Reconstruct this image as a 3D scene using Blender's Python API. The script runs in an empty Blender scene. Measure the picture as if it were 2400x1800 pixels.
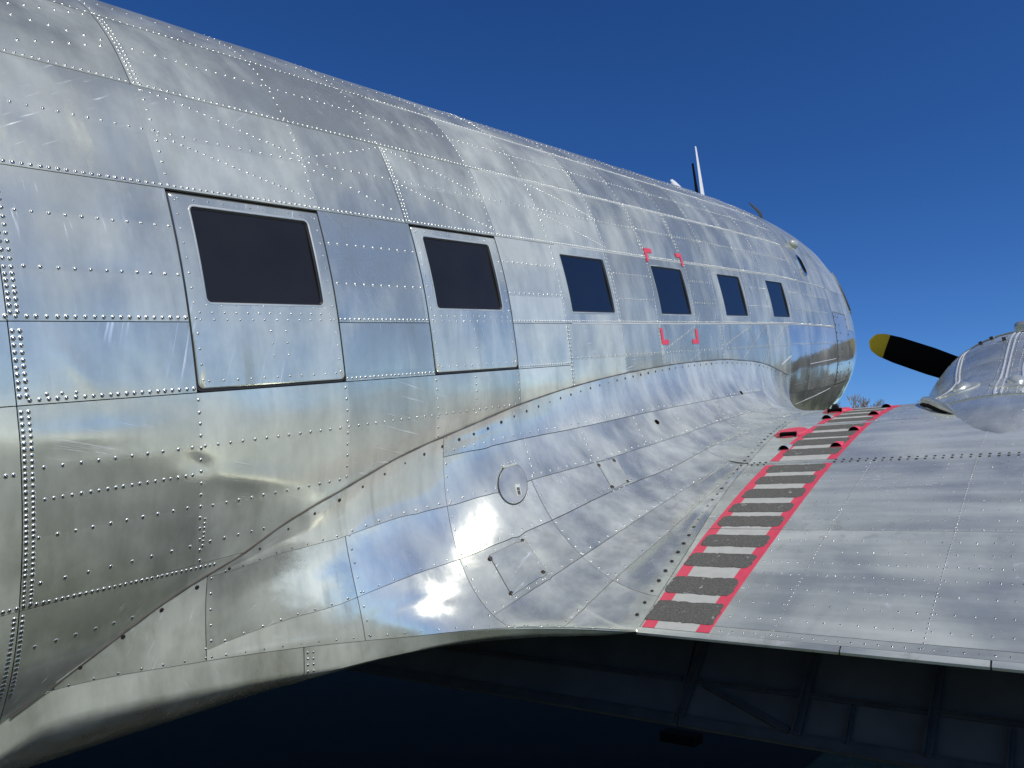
import bpy, bmesh, math, random
import numpy as np
from mathutils import Matrix, Vector

random.seed(7); rng = np.random.default_rng(7)
C = bpy.context.scene.collection
S = bpy.context.scene

# ------------------------------------------------------------------ camera, sky, sun, exposure
EYE = 1.75                                   # eye height above the ground
PITCH = math.radians(11.0)                   # tail-dragger: the nose points up
cam_d = bpy.data.cameras.new("camera"); cam = bpy.data.objects.new("camera", cam_d); C.objects.link(cam)
cam_d.sensor_fit = 'HORIZONTAL'; cam_d.sensor_width = 36.0; cam_d.lens = 27.75
cam_d.clip_start = 0.05; cam_d.clip_end = 5000
cam.matrix_world = Matrix(((0.59924, -0.13224, -0.78957, 0.0), (-0.80057, -0.09748, -0.59126, 0.0),
                           (0.00122, 0.98641, -0.16428, EYE), (0, 0, 0, 1)))
S.camera = cam
SUN_AZ = math.radians(-100.0)                 # to the right of the aircraft's nose (+X), seen from above
SUN_EL = math.radians(45.0)
world = bpy.data.worlds.new("World"); S.world = world; world.use_nodes = True
wn = world.node_tree.nodes; wl = world.node_tree.links
bg = wn["Background"]; sky = wn.new("ShaderNodeTexSky"); sky.sky_type = 'NISHITA'; sky.sun_disc = False
sky.sun_elevation = SUN_EL; sky.sun_rotation = math.pi / 2 - SUN_AZ; sky.altitude = 300
sky.air_density = 0.8; sky.dust_density = 0.0; sky.ozone_density = 4.5
grade = wn.new("ShaderNodeHueSaturation"); grade.inputs["Saturation"].default_value = 1.20; grade.inputs["Hue"].default_value = 0.505
curve = wn.new("ShaderNodeGamma"); curve.inputs["Gamma"].default_value = 1.20
wl.new(sky.outputs[0], grade.inputs["Color"]); wl.new(grade.outputs[0], curve.inputs["Color"]); wl.new(curve.outputs[0], bg.inputs[0])
bg.inputs[1].default_value = 0.085
sun_d = bpy.data.lights.new("sun", 'SUN'); sun_d.energy = 3.6; sun_d.angle = math.radians(0.53); sun_d.color = (1.0, 0.95, 0.88)
sun = bpy.data.objects.new("sun", sun_d); C.objects.link(sun)
sd = Vector((math.cos(SUN_EL) * math.cos(SUN_AZ), math.cos(SUN_EL) * math.sin(SUN_AZ), math.sin(SUN_EL)))
sun.rotation_euler = sd.to_track_quat('Z', 'Y').to_euler(); sun.location = (0, 0, 30)
S.view_settings.view_transform = 'Standard'; S.view_settings.look = 'None'; S.view_settings.gamma = 1
S.view_settings.exposure = 0.0; S.view_settings.use_curve_mapping = False

# ------------------------------------------------------------------ shapes of the aircraft (metres, aircraft axes: x forward, y to port, z up)
BASE = np.array([5.065, 3.25, -2.767])       # the point of the ground under the aircraft
YC = 3.25
_B = [(3.25,1.70),(2.95,1.640),(2.62,1.5065),(2.45,1.392),(2.355,1.303),(2.26,1.175),(2.175,1.01),(2.11,.82),(2.064,.62),(2.036,.42),(2.027,.22),(2.030,.03),(2.048,-.1),(2.078,-.23),(2.115,-.34),(2.165,-.46),(2.25,-.6),(2.4,-.76),(2.6,-.87),(2.9,-.94),(3.25,-.96)]
def catmull(P, n=24):
    P = np.array(P, float); P0 = np.vstack([2*P[0]-P[1], P, 2*P[-1]-P[-2]])
    P0[0] = [2*YC-P[1][0], P[1][1]]; P0[-1] = [2*YC-P[-2][0], P[-2][1]]
    out = []
    for i in range(1, len(P0)-2):
        a, b, c, d = P0[i-1:i+3]; t = np.linspace(0, 1, n, endpoint=False)[:, None]
        out.append(.5*((2*b)+(c-a)*t+(2*a-5*b+4*c-d)*t**2+(3*b-a-3*c+d)*t**3))
    out.append(P[-1:]); return np.vstack(out)
_S = catmull(_B)
_L = np.r_[0, np.cumsum(np.hypot(*np.diff(_S, axis=0).T))]; GIRTH = _L[-1]; _L /= GIRTH
_U = (YC-_S[:, 0])/(YC-2.027); _V = _S[:, 1]-.2
_ph = np.arctan2(_V/np.where(_V > 0, 1.5, 1.16), _U)
_EU = np.cos(_ph); _EV = np.where(_V > 0, 1.5, 1.16)*np.sin(_ph)
KX = np.array([-9.5,-4,0.,1.5,4.0,6.6,7.4,8.2,8.8,9.4,10.0,10.6,11.1,11.4,11.5])
KW = np.array([.50,.95,1.216,1.223,1.24,1.257,1.257,1.256,1.256,1.161,.954,.675,.408,.24,.02])
KT = np.array([.65,1.15,1.482,1.490,1.513,1.537,1.539,1.519,1.467,1.334,1.066,.711,.372,.16,.01])
KB = np.array([.40,.85,1.153,1.16,1.176,1.19,1.187,1.133,1.001,.759,.571,.401,.268,.19,.01])
KE = np.array([0,0,0,0,0,0,.1,.25,.4,.6,.8,1,1,1,1.])
KZ = np.array([.45,.32,.2,.2,.2,.2,.19,.17,.14,.1,.06,.03,.0,.0,.0])
def pch(X, Y, x):
    h = np.diff(X); d = np.diff(Y)/h; m = np.zeros(len(X)); m[0] = d[0]; m[-1] = d[-1]
    for i in range(1, len(X)-1):
        if d[i-1]*d[i] > 0:
            w1 = 2*h[i]+h[i-1]; w2 = h[i]+2*h[i-1]; m[i] = (w1+w2)/(w1/d[i-1]+w2/d[i])
    x = np.asarray(x, float); i = np.clip(np.searchsorted(X, x)-1, 0, len(X)-2)
    t = (x-X[i])/h[i]
    return (2*t**3-3*t**2+1)*Y[i]+(t**3-2*t**2+t)*h[i]*m[i]+(-2*t**3+3*t**2)*Y[i+1]+(t**3-t**2)*h[i]*m[i+1]
def fus(x, v):
    x, v = np.broadcast_arrays(np.asarray(x, float), np.asarray(v, float))
    w = pch(KX, KW, x); T = pch(KX, KT, x)/1.5; B = pch(KX, KB, x)/1.16; e = pch(KX, KE, x); zc = pch(KX, KZ, x)
    u = np.interp(v, _L, _U)*(1-e)+np.interp(v, _L, _EU)*e
    q = np.interp(v, _L, _V)*(1-e)+np.interp(v, _L, _EV)*e
    return np.stack([x, YC-u*w, zc+q*np.where(q > 0, T, B)], -1)
# wing section
CH = 4.32; INC = math.radians(1.5); XT = 2.33; ZT = -.3615*XT
def naca(u, m=.02, p=.4, t=.15):
    yt = 5*t*(.2969*np.sqrt(u)-.126*u-.3516*u*u+.2843*u**3-.1036*u**4)
    yc = np.where(u < p, m/p**2*(2*p*u-u*u), m/(1-p)**2*((1-2*p)+2*p*u-u*u))
    return yc+yt, yc-yt
_u = np.linspace(0, 1, 1201)**2; _up, _lo = naca(_u)
_xx = (1-_u)*CH
XW = XT+_xx*math.cos(INC)-_up*CH*math.sin(INC); ZW = ZT+_up*CH*math.cos(INC)+_xx*math.sin(INC)
XL = XT+_xx*math.cos(INC)-_lo*CH*math.sin(INC); ZL = ZT+_lo*CH*math.cos(INC)+_xx*math.sin(INC)
_ow = np.argsort(XW[60:]); _WX = XW[60:][_ow]; _WZ = ZW[60:][_ow]
_ol = np.argsort(XL[60:]); _LX = XL[60:][_ol]; _LZ = ZL[60:][_ol]
def wz(x): return np.interp(x, _WX, _WZ)
def lz(x): return np.interp(x, _LX, _LZ)
def wing(x, y):
    x, y = np.broadcast_arrays(np.asarray(x, float), np.asarray(y, float))
    return np.stack([x, y, wz(x)], -1)
# fillet between fuselage and wing
AX = np.array([.50,.70,.81,.92,1.09,1.264,1.424,1.58,1.8,2.1,2.49,2.8,3.23,3.8,4.52,4.85,5.19,5.5,5.82,6.1,6.4,6.64])
AV = np.array([.83,.785,.7625,.741,.711,.6886,.6748,.6572,.6402,.6190,.6015,.5885,.5762,.5662,.5600,.5594,.5600,.5640,.5695,.5785,.5930,.6050])
SX = np.array([.50,.70,.81,.925,1.31,1.80,2.04,2.33,2.57,2.85,4.2,4.83,5.7,6.64]); SE = np.array([.50,.70,.812,.922,1.30,1.79,1.98,2.17,2.33,2.6,3.9,4.4,5.12,6.0])
EX = np.array([.50,.70,.812,.922,1.30,1.578,1.79,1.98,2.13,2.24,2.33,2.6,2.9,3.3,3.8,4.3,5.0,6.2])
EY = np.array([2.60,2.42,2.338,2.284,2.19,2.12,2.05,1.934,1.745,1.536,1.31,1.33,1.355,1.40,1.44,1.48,1.525,1.58])
EZ = np.array([-.845,-.755,-.692,-.642,-.686,-.731,-.77,-.80,-.81,-.823,-.8395])
def edge(e):
    e = np.asarray(e, float)
    y = pch(EX, EY, e); z = np.where(e < 2.33, pch(EX[:11], EZ, np.minimum(e, 2.33)), wz(np.maximum(e, 2.33)))
    return np.stack([e, y, z], -1)
def unit(a): return a/np.maximum(np.linalg.norm(a, axis=-1, keepdims=True), 1e-9)
def fil(a, w):
    a, w = np.broadcast_arrays(np.asarray(a, float), np.asarray(w, float))
    v = pch(AX, AV, a); A = fus(a, v); tA = unit(fus(a, v+.004)-A)
    e = pch(SX, SE, a); E = edge(e); d = np.linalg.norm(E-A, axis=-1)[..., None]
    k = np.clip((e-1.85)/.45, 0, 1)[..., None]; k = k*k*(3-2*k)
    ch = (A-E)/np.maximum(d, 1e-6)
    tW = unit(np.array([0.0, 1., .05])*k+(ch*.7+np.array([0, 0, .3]))*(1-k))
    m = np.clip((a-.95)/.55, 0, 1)[..., None]; tA = unit(tA*m-ch*(1-m))
    P1 = A+tA*d*.33; P2 = E+tW*d*.33; w = w[..., None]
    return A*(1-w)**3+3*P1*w*(1-w)**2+3*P2*w*w*(1-w)+E*w**3
def low(a, q):
    """underside of the fillet's tail: rolls from its lower edge under to the belly"""
    a, q = np.broadcast_arrays(np.asarray(a, float), np.asarray(q, float))
    e = pch(SX, SE, a); E = edge(e)
    k = np.clip((2.33-e)/1.5, 0, 1)
    zb = np.minimum(-.856-.075*k, E[..., 2]-.006)
    ry = .10+.34*k
    h1 = np.minimum(.085*np.clip((2.30-e)/.6, 0, 1), (E[..., 2]-zb)*.7)
    t0 = np.clip(q/.25, 0, 1); t = np.clip((q-.25)/.25, 0, 1); s = np.clip((q-.5)/.5, 0, 1)
    y = E[..., 1]+.012*t0+(ry-.012)*t**1.3; z = E[..., 2]-h1*t0+(zb-E[..., 2]+h1)*np.sin(t*math.pi/2)
    y = y+(3.1-y)*s; z = z+(-.953-z)*s
    return np.stack([e, y, z], -1)

# ------------------------------------------------------------------ materials
def nodes_of(name):
    m = bpy.data.materials.new(name); m.use_nodes = True
    nt = m.node_tree; return m, nt.nodes, nt.links, nt.nodes["Principled BSDF"]
def plain(name, col, rough=.5, metal=0., spec=.5, noise=.15, nscale=8., bump=0., bscale=60.):
    m, n, l, p = nodes_of(name)
    tc = n.new("ShaderNodeTexCoord"); t = n.new("ShaderNodeTexNoise"); t.inputs["Scale"].default_value = nscale; t.inputs["Detail"].default_value = 6
    l.new(tc.outputs["Object"], t.inputs["Vector"])
    r = n.new("ShaderNodeMixRGB"); r.inputs[1].default_value = tuple(c*(1-noise) for c in col)+(1,); r.inputs[2].default_value = tuple(min(1, c*(1+noise)) for c in col)+(1,)
    l.new(t.outputs["Fac"], r.inputs[0]); l.new(r.outputs[0], p.inputs["Base Color"])
    p.inputs["Roughness"].default_value = rough; p.inputs["Metallic"].default_value = metal; p.inputs["Specular IOR Level"].default_value = spec
    if bump:
        t2 = n.new("ShaderNodeTexNoise"); t2.inputs["Scale"].default_value = bscale; t2.inputs["Detail"].default_value = 5
        l.new(tc.outputs["Object"], t2.inputs["Vector"])
        b = n.new("ShaderNodeBump"); b.inputs["Strength"].default_value = 1; b.inputs["Distance"].default_value = bump
        l.new(t2.outputs["Fac"], b.inputs["Height"]); l.new(b.outputs[0], p.inputs["Normal"])
    return m
def metal(name, lo, hi, r0, r1, dent=.003, dscale=4.5, streak=(5, 5, 1.2), metallic=(1., 1.), vary=.10):
    m, n, l, p = nodes_of(name)
    tc = n.new("ShaderNodeTexCoord"); oi = n.new("ShaderNodeObjectInfo")
    off = n.new("ShaderNodeVectorMath"); off.operation = 'SCALE'; off.inputs[0].default_value = (31.7, 17.3, 23.9)
    l.new(oi.outputs["Random"], off.inputs["Scale"])
    add = n.new("ShaderNodeVectorMath"); add.operation = 'ADD'; l.new(tc.outputs["Object"], add.inputs[0]); l.new(off.outputs[0], add.inputs[1])
    def noise(scale, detail, rough=.55, vec=None, dist=0.):
        t = n.new("ShaderNodeTexNoise"); t.inputs["Scale"].default_value = scale; t.inputs["Detail"].default_value = detail
        t.inputs["Roughness"].default_value = rough; t.inputs["Distortion"].default_value = dist
        l.new((vec or add).outputs[0], t.inputs["Vector"]); return t.outputs["Fac"]
    def math_(op, a, b):
        k = n.new("ShaderNodeMath"); k.operation = op
        for i, x in enumerate((a, b)):
            if isinstance(x, (int, float)): k.inputs[i].default_value = x
            else: l.new(x, k.inputs[i])
        return k.outputs[0]
    def ramp(x, a, b, lo_=0., hi_=1.):
        k = n.new("ShaderNodeMapRange"); k.inputs[1].default_value = a; k.inputs[2].default_value = b; k.inputs[3].default_value = lo_; k.inputs[4].default_value = hi_
        l.new(x, k.inputs[0]); return k.outputs[0]
    mp = n.new("ShaderNodeMapping"); mp.inputs["Scale"].default_value = streak; l.new(add.outputs[0], mp.inputs[0])
    cloud = ramp(noise(2.1, 5, .55, dist=.8), .28, .72); st = ramp(noise(1.7, 5, .60, mp), .27, .73); fine = ramp(noise(38, 4, .6), .35, .65)
    at = n.new("ShaderNodeAttribute"); at.attribute_name = "bay"; bay = at.outputs["Fac"]
    mixv = math_('ADD', math_('ADD', math_('ADD', math_('MULTIPLY', cloud, .36), math_('MULTIPLY', st, .46)), math_('MULTIPLY', fine, .12)), math_('MULTIPLY', bay, .24))
    cr = n.new("ShaderNodeMixRGB"); cr.inputs[1].default_value = lo+(1,); cr.inputs[2].default_value = hi+(1,); l.new(mixv, cr.inputs[0])
    hv = n.new("ShaderNodeHueSaturation"); l.new(cr.outputs[0], hv.inputs["Color"])
    l.new(ramp(oi.outputs["Random"], 0, 1, 1-vary, 1+vary*.6), hv.inputs["Value"])
    # dark run-off streaks and thin polishing scratches
    mg = n.new("ShaderNodeMapping"); mg.inputs["Scale"].default_value = (16, 16, 1.1); l.new(add.outputs[0], mg.inputs[0])
    grime = math_('MULTIPLY', ramp(noise(1.0, 5, .6, mg), .56, .72), ramp(noise(1.3, 3, .5), .45, .62))
    rot = n.new("ShaderNodeVectorRotate"); rot.rotation_type = 'Y_AXIS'; l.new(add.outputs[0], rot.inputs["Vector"]); l.new(math_('MULTIPLY', oi.outputs["Random"], 6.28), rot.inputs["Angle"])
    ms = n.new("ShaderNodeMapping"); ms.inputs["Scale"].default_value = (3, 40, 110); l.new(rot.outputs[0], ms.inputs[0])
    scr = math_('MULTIPLY', ramp(noise(1.0, 3, .5, ms, .4), .62, .70), ramp(noise(3.1, 3, .6), .50, .66))
    gm = n.new("ShaderNodeMixRGB"); gm.blend_type = 'MULTIPLY'; l.new(math_('MULTIPLY', grime, .55), gm.inputs[0]); l.new(hv.outputs[0], gm.inputs[1]); gm.inputs[2].default_value = (.42, .40, .34, 1)
    sm = n.new("ShaderNodeMixRGB"); l.new(math_('MULTIPLY', scr, .85), sm.inputs[0]); l.new(gm.outputs[0], sm.inputs[1]); sm.inputs[2].default_value = (.92, .93, .90, 1)
    l.new(sm.outputs[0], p.inputs["Base Color"])
    rr = math_('ADD', math_('MULTIPLY', math_('MAXIMUM', scr, grime), .14), math_('MULTIPLY', mixv, r0-r1)); rr = math_('ADD', rr, math_('ADD', math_('MULTIPLY', oi.outputs["Random"], .07), r1-.035))
    l.new(rr, p.inputs["Roughness"]); mvs = math_('ADD', math_('ADD', math_('MULTIPLY', ramp(noise(1.9, 4, .52, dist=.9), .30, .70), .62), math_('MULTIPLY', st, .38)), math_('MULTIPLY', bay, .24))
    l.new(math_('ADD', ramp(mvs, .22, .80, metallic[1]-.06, metallic[0]-.06), math_('MULTIPLY', oi.outputs["Random"], .12)), p.inputs["Metallic"])
    vo = n.new("ShaderNodeTexVoronoi"); vo.inputs["Scale"].default_value = 5.2; l.new(add.outputs[0], vo.inputs["Vector"])
    sx = n.new("ShaderNodeSeparateColor"); l.new(vo.outputs["Color"], sx.inputs[0])
    ding = math_('MULTIPLY', ramp(vo.outputs["Distance"], .0, .26, 1., 0.), ramp(sx.outputs[0], .55, .95)); ding = math_('MULTIPLY', ding, ding)
    h = math_('ADD', math_('MULTIPLY', ding, -.55), noise(dscale, 1.5, .45)); h = math_('ADD', h, math_('ADD', math_('MULTIPLY', noise(dscale*3.7, 2, .5), .12), math_('MULTIPLY', noise(150, 3, .6, mp), .004)))
    b = n.new("ShaderNodeBump"); b.inputs["Strength"].default_value = 1.0; b.inputs["Distance"].default_value = dent
    l.new(h, b.inputs["Height"]); l.new(b.outputs[0], p.inputs["Normal"])
    return m
M_SKIN = metal("fuselage_aluminium", (.50, .522, .440), (.85, .875, .735), .11, .28, dent=.0030, metallic=(.42, .72), vary=.11)
M_FILL = metal("polished_aluminium", (.57, .59, .51), (.88, .90, .775), .12, .27, dent=.0056, dscale=6.5, metallic=(.42, .76), vary=.12)
M_NOSE = metal("mirror_aluminium", (.70, .72, .66), (.88, .895, .83), .06, .15, dent=.0022, metallic=(.66, .86), vary=.06)
M_WING = metal("wing_aluminium", (.50, .52, .455), (.83, .855, .735), .14, .32, dent=.0022, streak=(5, .6, 3), metallic=(.32, .64), vary=.08)
M_NAC = metal("cowling_aluminium", (.46, .48, .42), (.78, .80, .69), .15, .32, dent=.003, streak=(1, 5, 5), metallic=(.40, .68), vary=.12)
M_LIP = metal("window_frame_aluminium", (.56, .575, .50), (.82, .835, .72), .30, .42, dent=.0006, metallic=(.45, .75))
M_RIV = plain("rivet_aluminium", (.40, .40, .375), .22, 1.0, noise=.15)
M_HALO = plain("rivet_halo_aluminium", (.76, .78, .68), .42, .60, noise=.10)  # pale ring that paints a bright halo round each rivet head
M_BEAD = plain("bright_seam_aluminium", (.86, .86, .80), .36, .45, noise=.12)
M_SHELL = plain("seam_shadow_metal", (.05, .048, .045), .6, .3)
M_RUB = plain("black_rubber", (.012, .012, .012), .55)
M_PANE = plain("dark_glass", (.009, .011, .016), .04, 0, 1.0, noise=.1)
M_PANE2 = plain("dark_acrylic", (.017, .0168, .0165), .22, 0, .35, noise=.35, nscale=5)
M_RED = plain("red_paint", (.66, .062, .105), .5, noise=.22, nscale=30)
M_GREY = plain("pale_walkway_paint", (.46, .46, .41), .55, noise=.16, nscale=26)
M_SCREW = plain("dark_screw", (.035, .028, .022), .5, .4, noise=.4, nscale=40)
M_GRIME = plain("brown_grime", (.085, .075, .062), .7, 0, .2, noise=.6, nscale=18)
M_BLACK = plain("matt_black_paint", (.004, .004, .004), .85, 0, .06)
M_YEL = plain("yellow_paint", (.50, .37, .03), .7, 0, .15, noise=.06)
M_WHITE = plain("white_paint", (.75, .74, .71), .45, noise=.08, nscale=15)
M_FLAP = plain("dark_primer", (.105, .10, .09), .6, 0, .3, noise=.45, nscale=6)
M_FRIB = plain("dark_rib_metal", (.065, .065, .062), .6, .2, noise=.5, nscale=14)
M_CHROME = plain("bright_metal", (.85, .85, .85), .16, 1.0, noise=.04)
def tread_mat():
    m, n, l, p = nodes_of("walkway_tread")
    tc = n.new("ShaderNodeTexCoord")
    def nz(s, d, r=.6):
        t = n.new("ShaderNodeTexNoise"); t.inputs["Scale"].default_value = s; t.inputs["Detail"].default_value = d; t.inputs["Roughness"].default_value = r
        l.new(tc.outputs["Object"], t.inputs["Vector"]); return t.outputs["Fac"]
    a = n.new("ShaderNodeMixRGB"); a.inputs[1].default_value = (.055, .054, .047, 1); a.inputs[2].default_value = (.21, .205, .18, 1)
    g = n.new("ShaderNodeMapRange"); g.inputs[1].default_value = .3; g.inputs[2].default_value = .7; l.new(nz(150, 6, .8), g.inputs[0]); l.new(g.outputs[0], a.inputs[0])
    c = n.new("ShaderNodeMapRange"); c.inputs[1].default_value = .625; c.inputs[2].default_value = .65; l.new(nz(26, 8, .70), c.inputs[0])
    b = n.new("ShaderNodeMixRGB"); l.new(c.outputs[0], b.inputs[0]); l.new(a.outputs[0], b.inputs[1]); b.inputs[2].default_value = (.40, .39, .36, 1)
    l.new(b.outputs[0], p.inputs["Base Color"]); p.inputs["Roughness"].default_value = .9; p.inputs["Specular IOR Level"].default_value = .2
    bp = n.new("ShaderNodeBump"); bp.inputs["Distance"].default_value = .006; l.new(nz(90, 7, .75), bp.inputs["Height"]); l.new(bp.outputs[0], p.inputs["Normal"])
    return m
M_TREAD = tread_mat()
def ground_mat():
    m, n, l, p = nodes_of("dry_grass")
    tc = n.new("ShaderNodeTexCoord")
    def nz(s, d):
        t = n.new("ShaderNodeTexNoise"); t.inputs["Scale"].default_value = s; t.inputs["Detail"].default_value = d; t.inputs["Roughness"].default_value = .65
        l.new(tc.outputs["Object"], t.inputs["Vector"]); return t.outputs["Fac"]
    a = n.new("ShaderNodeMixRGB"); a.inputs[1].default_value = (.105, .122, .066, 1); a.inputs[2].default_value = (.19, .20, .13, 1)
    r = n.new("ShaderNodeMapRange"); r.inputs[1].default_value = .35; r.inputs[2].default_value = .65; l.new(nz(.35, 9), r.inputs[0]); l.new(r.outputs[0], a.inputs[0])
    l.new(a.outputs[0], p.inputs["Base Color"]); p.inputs["Roughness"].default_value = .95; p.inputs["Specular IOR Level"].default_value = .1
    bp = n.new("ShaderNodeBump"); bp.inputs["Distance"].default_value = .05; l.new(nz(30, 6), bp.inputs["Height"]); l.new(bp.outputs[0], p.inputs["Normal"])
    return m

# ------------------------------------------------------------------ mesh helpers
def link(name, me, mat, parent=None, kind=None):
    o = bpy.data.objects.new(name, me)
    if mat is not None and not me.materials: me.materials.append(mat)
    C.objects.link(o)
    if parent is not None: o.parent = parent
    if kind: o["kind"] = kind
    return o
def make(name, V, F, mat, parent=None, smooth=True, kind=None, off=True, angle=None):
    V = np.asarray(V, float).reshape(-1, 3)
    me = bpy.data.meshes.new(name)
    me.from_pydata((V-BASE if off else V).tolist(), [], F)
    if smooth:
        me.polygons.foreach_set("use_smooth", [True]*len(me.polygons))
        me.set_sharp_from_angle(angle=math.radians(angle or 40))
    me.update(); return link(name, me, mat, parent, kind)
def normal(fn, u, v, out):
    e = 1e-3
    a = fn(u+e, v)-fn(u-e, v); b = fn(u, v+e)-fn(u, v-e)
    n = unit(np.cross(a, b)); return n*out
def sgn(fn, u, v, to):
    n = normal(fn, np.array([u]), np.array([v]), 1.)[0]
    return 1. if n@np.asarray(to, float) > 0 else -1.
OUT_F = sgn(fus, 2., .45, (0, -1, 0)); OUT_L = sgn(fil, 2.6, .5, (0, -.5, 1)); OUT_W = sgn(wing, 3., .5, (0, 0, 1)); OUT_U = sgn(low, 1.6, .2, (0, -1, -.3))
def grid(fn, out, u, v, lift=.001, thick=.004, hole=None, fuv=None, disp=None):
    """curved sheet with thickness: returns V, F. fuv maps the grid's own coordinates to fn's"""
    U, W = np.meshgrid(u, v, indexing='ij'); nu, nv = U.shape
    if fuv: U, W = fuv(U, W)
    P = fn(U, W); N = normal(fn, U, W, out)
    hgt = lift+(disp(U, W) if disp else 0.)*np.ones_like(U); top = (P+N*hgt[..., None]).reshape(-1, 3); F = []; cnt = {}
    flip = None
    def add(f):
        F.append(f)
        for i in range(4):
            e = (f[i], f[(i+1) % 4]); cnt[e] = cnt.get(e, 0)+1
    for i in range(nu-1):
        for j in range(nv-1):
            if hole and hole((u[i]+u[i+1])/2, (v[j]+v[j+1])/2): continue
            f = (i*nv+j, (i+1)*nv+j, (i+1)*nv+j+1, i*nv+j+1)
            if flip is None:
                n_ = np.cross(top[f[1]]-top[f[0]], top[f[2]]-top[f[0]]); flip = n_@N.reshape(-1, 3)[f[0]] < 0
            add(f[::-1] if flip else f)
    bot = (P+N*(lift-thick)).reshape(-1, 3); V = list(top); idx = {}
    for (a, b) in list(cnt):
        if (b, a) in cnt: continue
        q = []
        for k in (a, b):
            if k not in idx:
                idx[k] = (len(V), len(V)+1); V += [top[k], bot[k]]
            q.append(idx[k])
        F.append((q[1][0], q[0][0], q[0][1], q[1][1]))
    return np.array(V), F
def rrect(x0, x1, y0, y1, r, m=5, n=8):
    """rounded rectangle as a loop; r may be one radius or one per corner (x1y1, x0y1, x0y0, x1y0)"""
    rs = (r,)*4 if isinstance(r, (int, float)) else r
    cs = ((x1-rs[0], y1-rs[0], 0, rs[0]), (x0+rs[1], y1-rs[1], 90, rs[1]), (x0+rs[2], y0+rs[2], 180, rs[2]), (x1-rs[3], y0+rs[3], 270, rs[3]))
    arcs = [[(cx+q*math.cos(math.radians(a0+90*k/m)), cy+q*math.sin(math.radians(a0+90*k/m))) for k in range(m+1)] for cx, cy, a0, q in cs]
    out = []
    for i, a in enumerate(arcs):
        out += a; b = arcs[(i+1) % 4][0]; e = a[-1]
        out += [(e[0]+(b[0]-e[0])*k/n, e[1]+(b[1]-e[1])*k/n) for k in range(1, n)]
    return np.array(out)
def loops(fn, out, L, H, close_first=False, close_last=False, sv=1.):
    """band of quads through loops L (2D in the surface's coordinates, second one divided by sv) at heights H"""
    V = []; F = []; n = len(L[0])
    for lp, h in zip(L, H):
        u = lp[:, 0]; v = lp[:, 1]/sv; P = fn(u, v); N = normal(fn, u, v, out)
        V.append(P+N*(h if np.ndim(h) == 0 else np.asarray(h)[:, None]))
    for k in range(len(L)-1):
        for i in range(n):
            F.append((k*n+i, k*n+(i+1) % n, (k+1)*n+(i+1) % n, (k+1)*n+i))
    if close_first: F.append(tuple(range(n))[::-1])
    if close_last: F.append(tuple(range((len(L)-1)*n, len(L)*n)))
    return np.vstack(V), F
def fixn(o):
    bm = bmesh.new(); bm.from_mesh(o.data); bmesh.ops.recalc_face_normals(bm, faces=bm.faces); bm.to_mesh(o.data); bm.free(); return o
def tube(path, r, n=8, caps=True):
    P = np.asarray(path, float); V = []; F = []
    R = np.full(len(P), r) if np.ndim(r) == 0 else np.asarray(r, float)
    T = unit(np.gradient(P, axis=0)); a = np.array([0, 0, 1.]) if abs(T[0][2]) < .9 else np.array([1., 0, 0])
    for i in range(len(P)):
        x = np.cross(T[i], a); x /= np.linalg.norm(x); y = np.cross(T[i], x); a = -np.cross(T[i], x)*-1
        a = y if abs(y@T[i]) < .9 else a
        a = np.cross(x, T[i])
        for k in range(n):
            t = 2*math.pi*k/n; V.append(P[i]+R[i]*(math.cos(t)*x+math.sin(t)*y))
    for i in range(len(P)-1):
        for k in range(n): F.append((i*n+k, i*n+(k+1) % n, (i+1)*n+(k+1) % n, (i+1)*n+k))
    if caps: F += [tuple(range(n))[::-1], tuple(range((len(P)-1)*n, len(P)*n))]
    return np.array(V), F
def joinVF(parts):
    V = []; F = []; o = 0
    for v, f in parts:
        V.append(np.asarray(v)); F += [tuple(i+o for i in q) for q in f]; o += len(v)
    return np.vstack(V), F
def loft(secs, close=True, cap0=True, cap1=True):
    n = len(secs[0]); V = np.vstack(secs); F = []
    for k in range(len(secs)-1):
        for i in range(n if close else n-1):
            F.append((k*n+i, k*n+(i+1) % n, (k+1)*n+(i+1) % n, (k+1)*n+i))
    if cap0: F.append(tuple(range(n))[::-1])
    if cap1: F.append(tuple(range((len(secs)-1)*n, len(secs)*n)))
    return V, F
def box(c, ax, ay, az):
    c = np.array(c, float); ax, ay, az = (np.array(q, float) for q in (ax, ay, az))
    V = [c+sx*ax+sy*ay+sz*az for sx in (-1, 1) for sy in (-1, 1) for sz in (-1, 1)]
    return np.array(V), [(0, 1, 3, 2), (4, 6, 7, 5), (0, 4, 5, 1), (2, 3, 7, 6), (0, 2, 6, 4), (1, 5, 7, 3)]

# ------------------------------------------------------------------ the setting
g = bpy.data.meshes.new("ground"); N_ = 3000
g.from_pydata([(-N_, -N_, 0), (N_, -N_, 0), (N_, N_, 0), (-N_, N_, 0)], [], [(0, 1, 2, 3)])
link("ground", g, ground_mat(), kind="structure")
M_SHADE = plain("painted_shade", (.020, .0135, .0055), .9, 0, .1, noise=.3, nscale=3, bump=.004, bscale=120)  # near-black ground colour that paints in the shade under the aircraft
g2 = bpy.data.meshes.new("ground_shade"); g2.from_pydata([(-14, 1.9, .004), (22, 1.9, .004), (22, 22, .004), (-14, 22, .004)], [], [(0, 1, 2, 3)])
link("ground_shade", g2, M_SHADE, kind="structure")  # dark sheet added over the grass so the shade reads black

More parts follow.
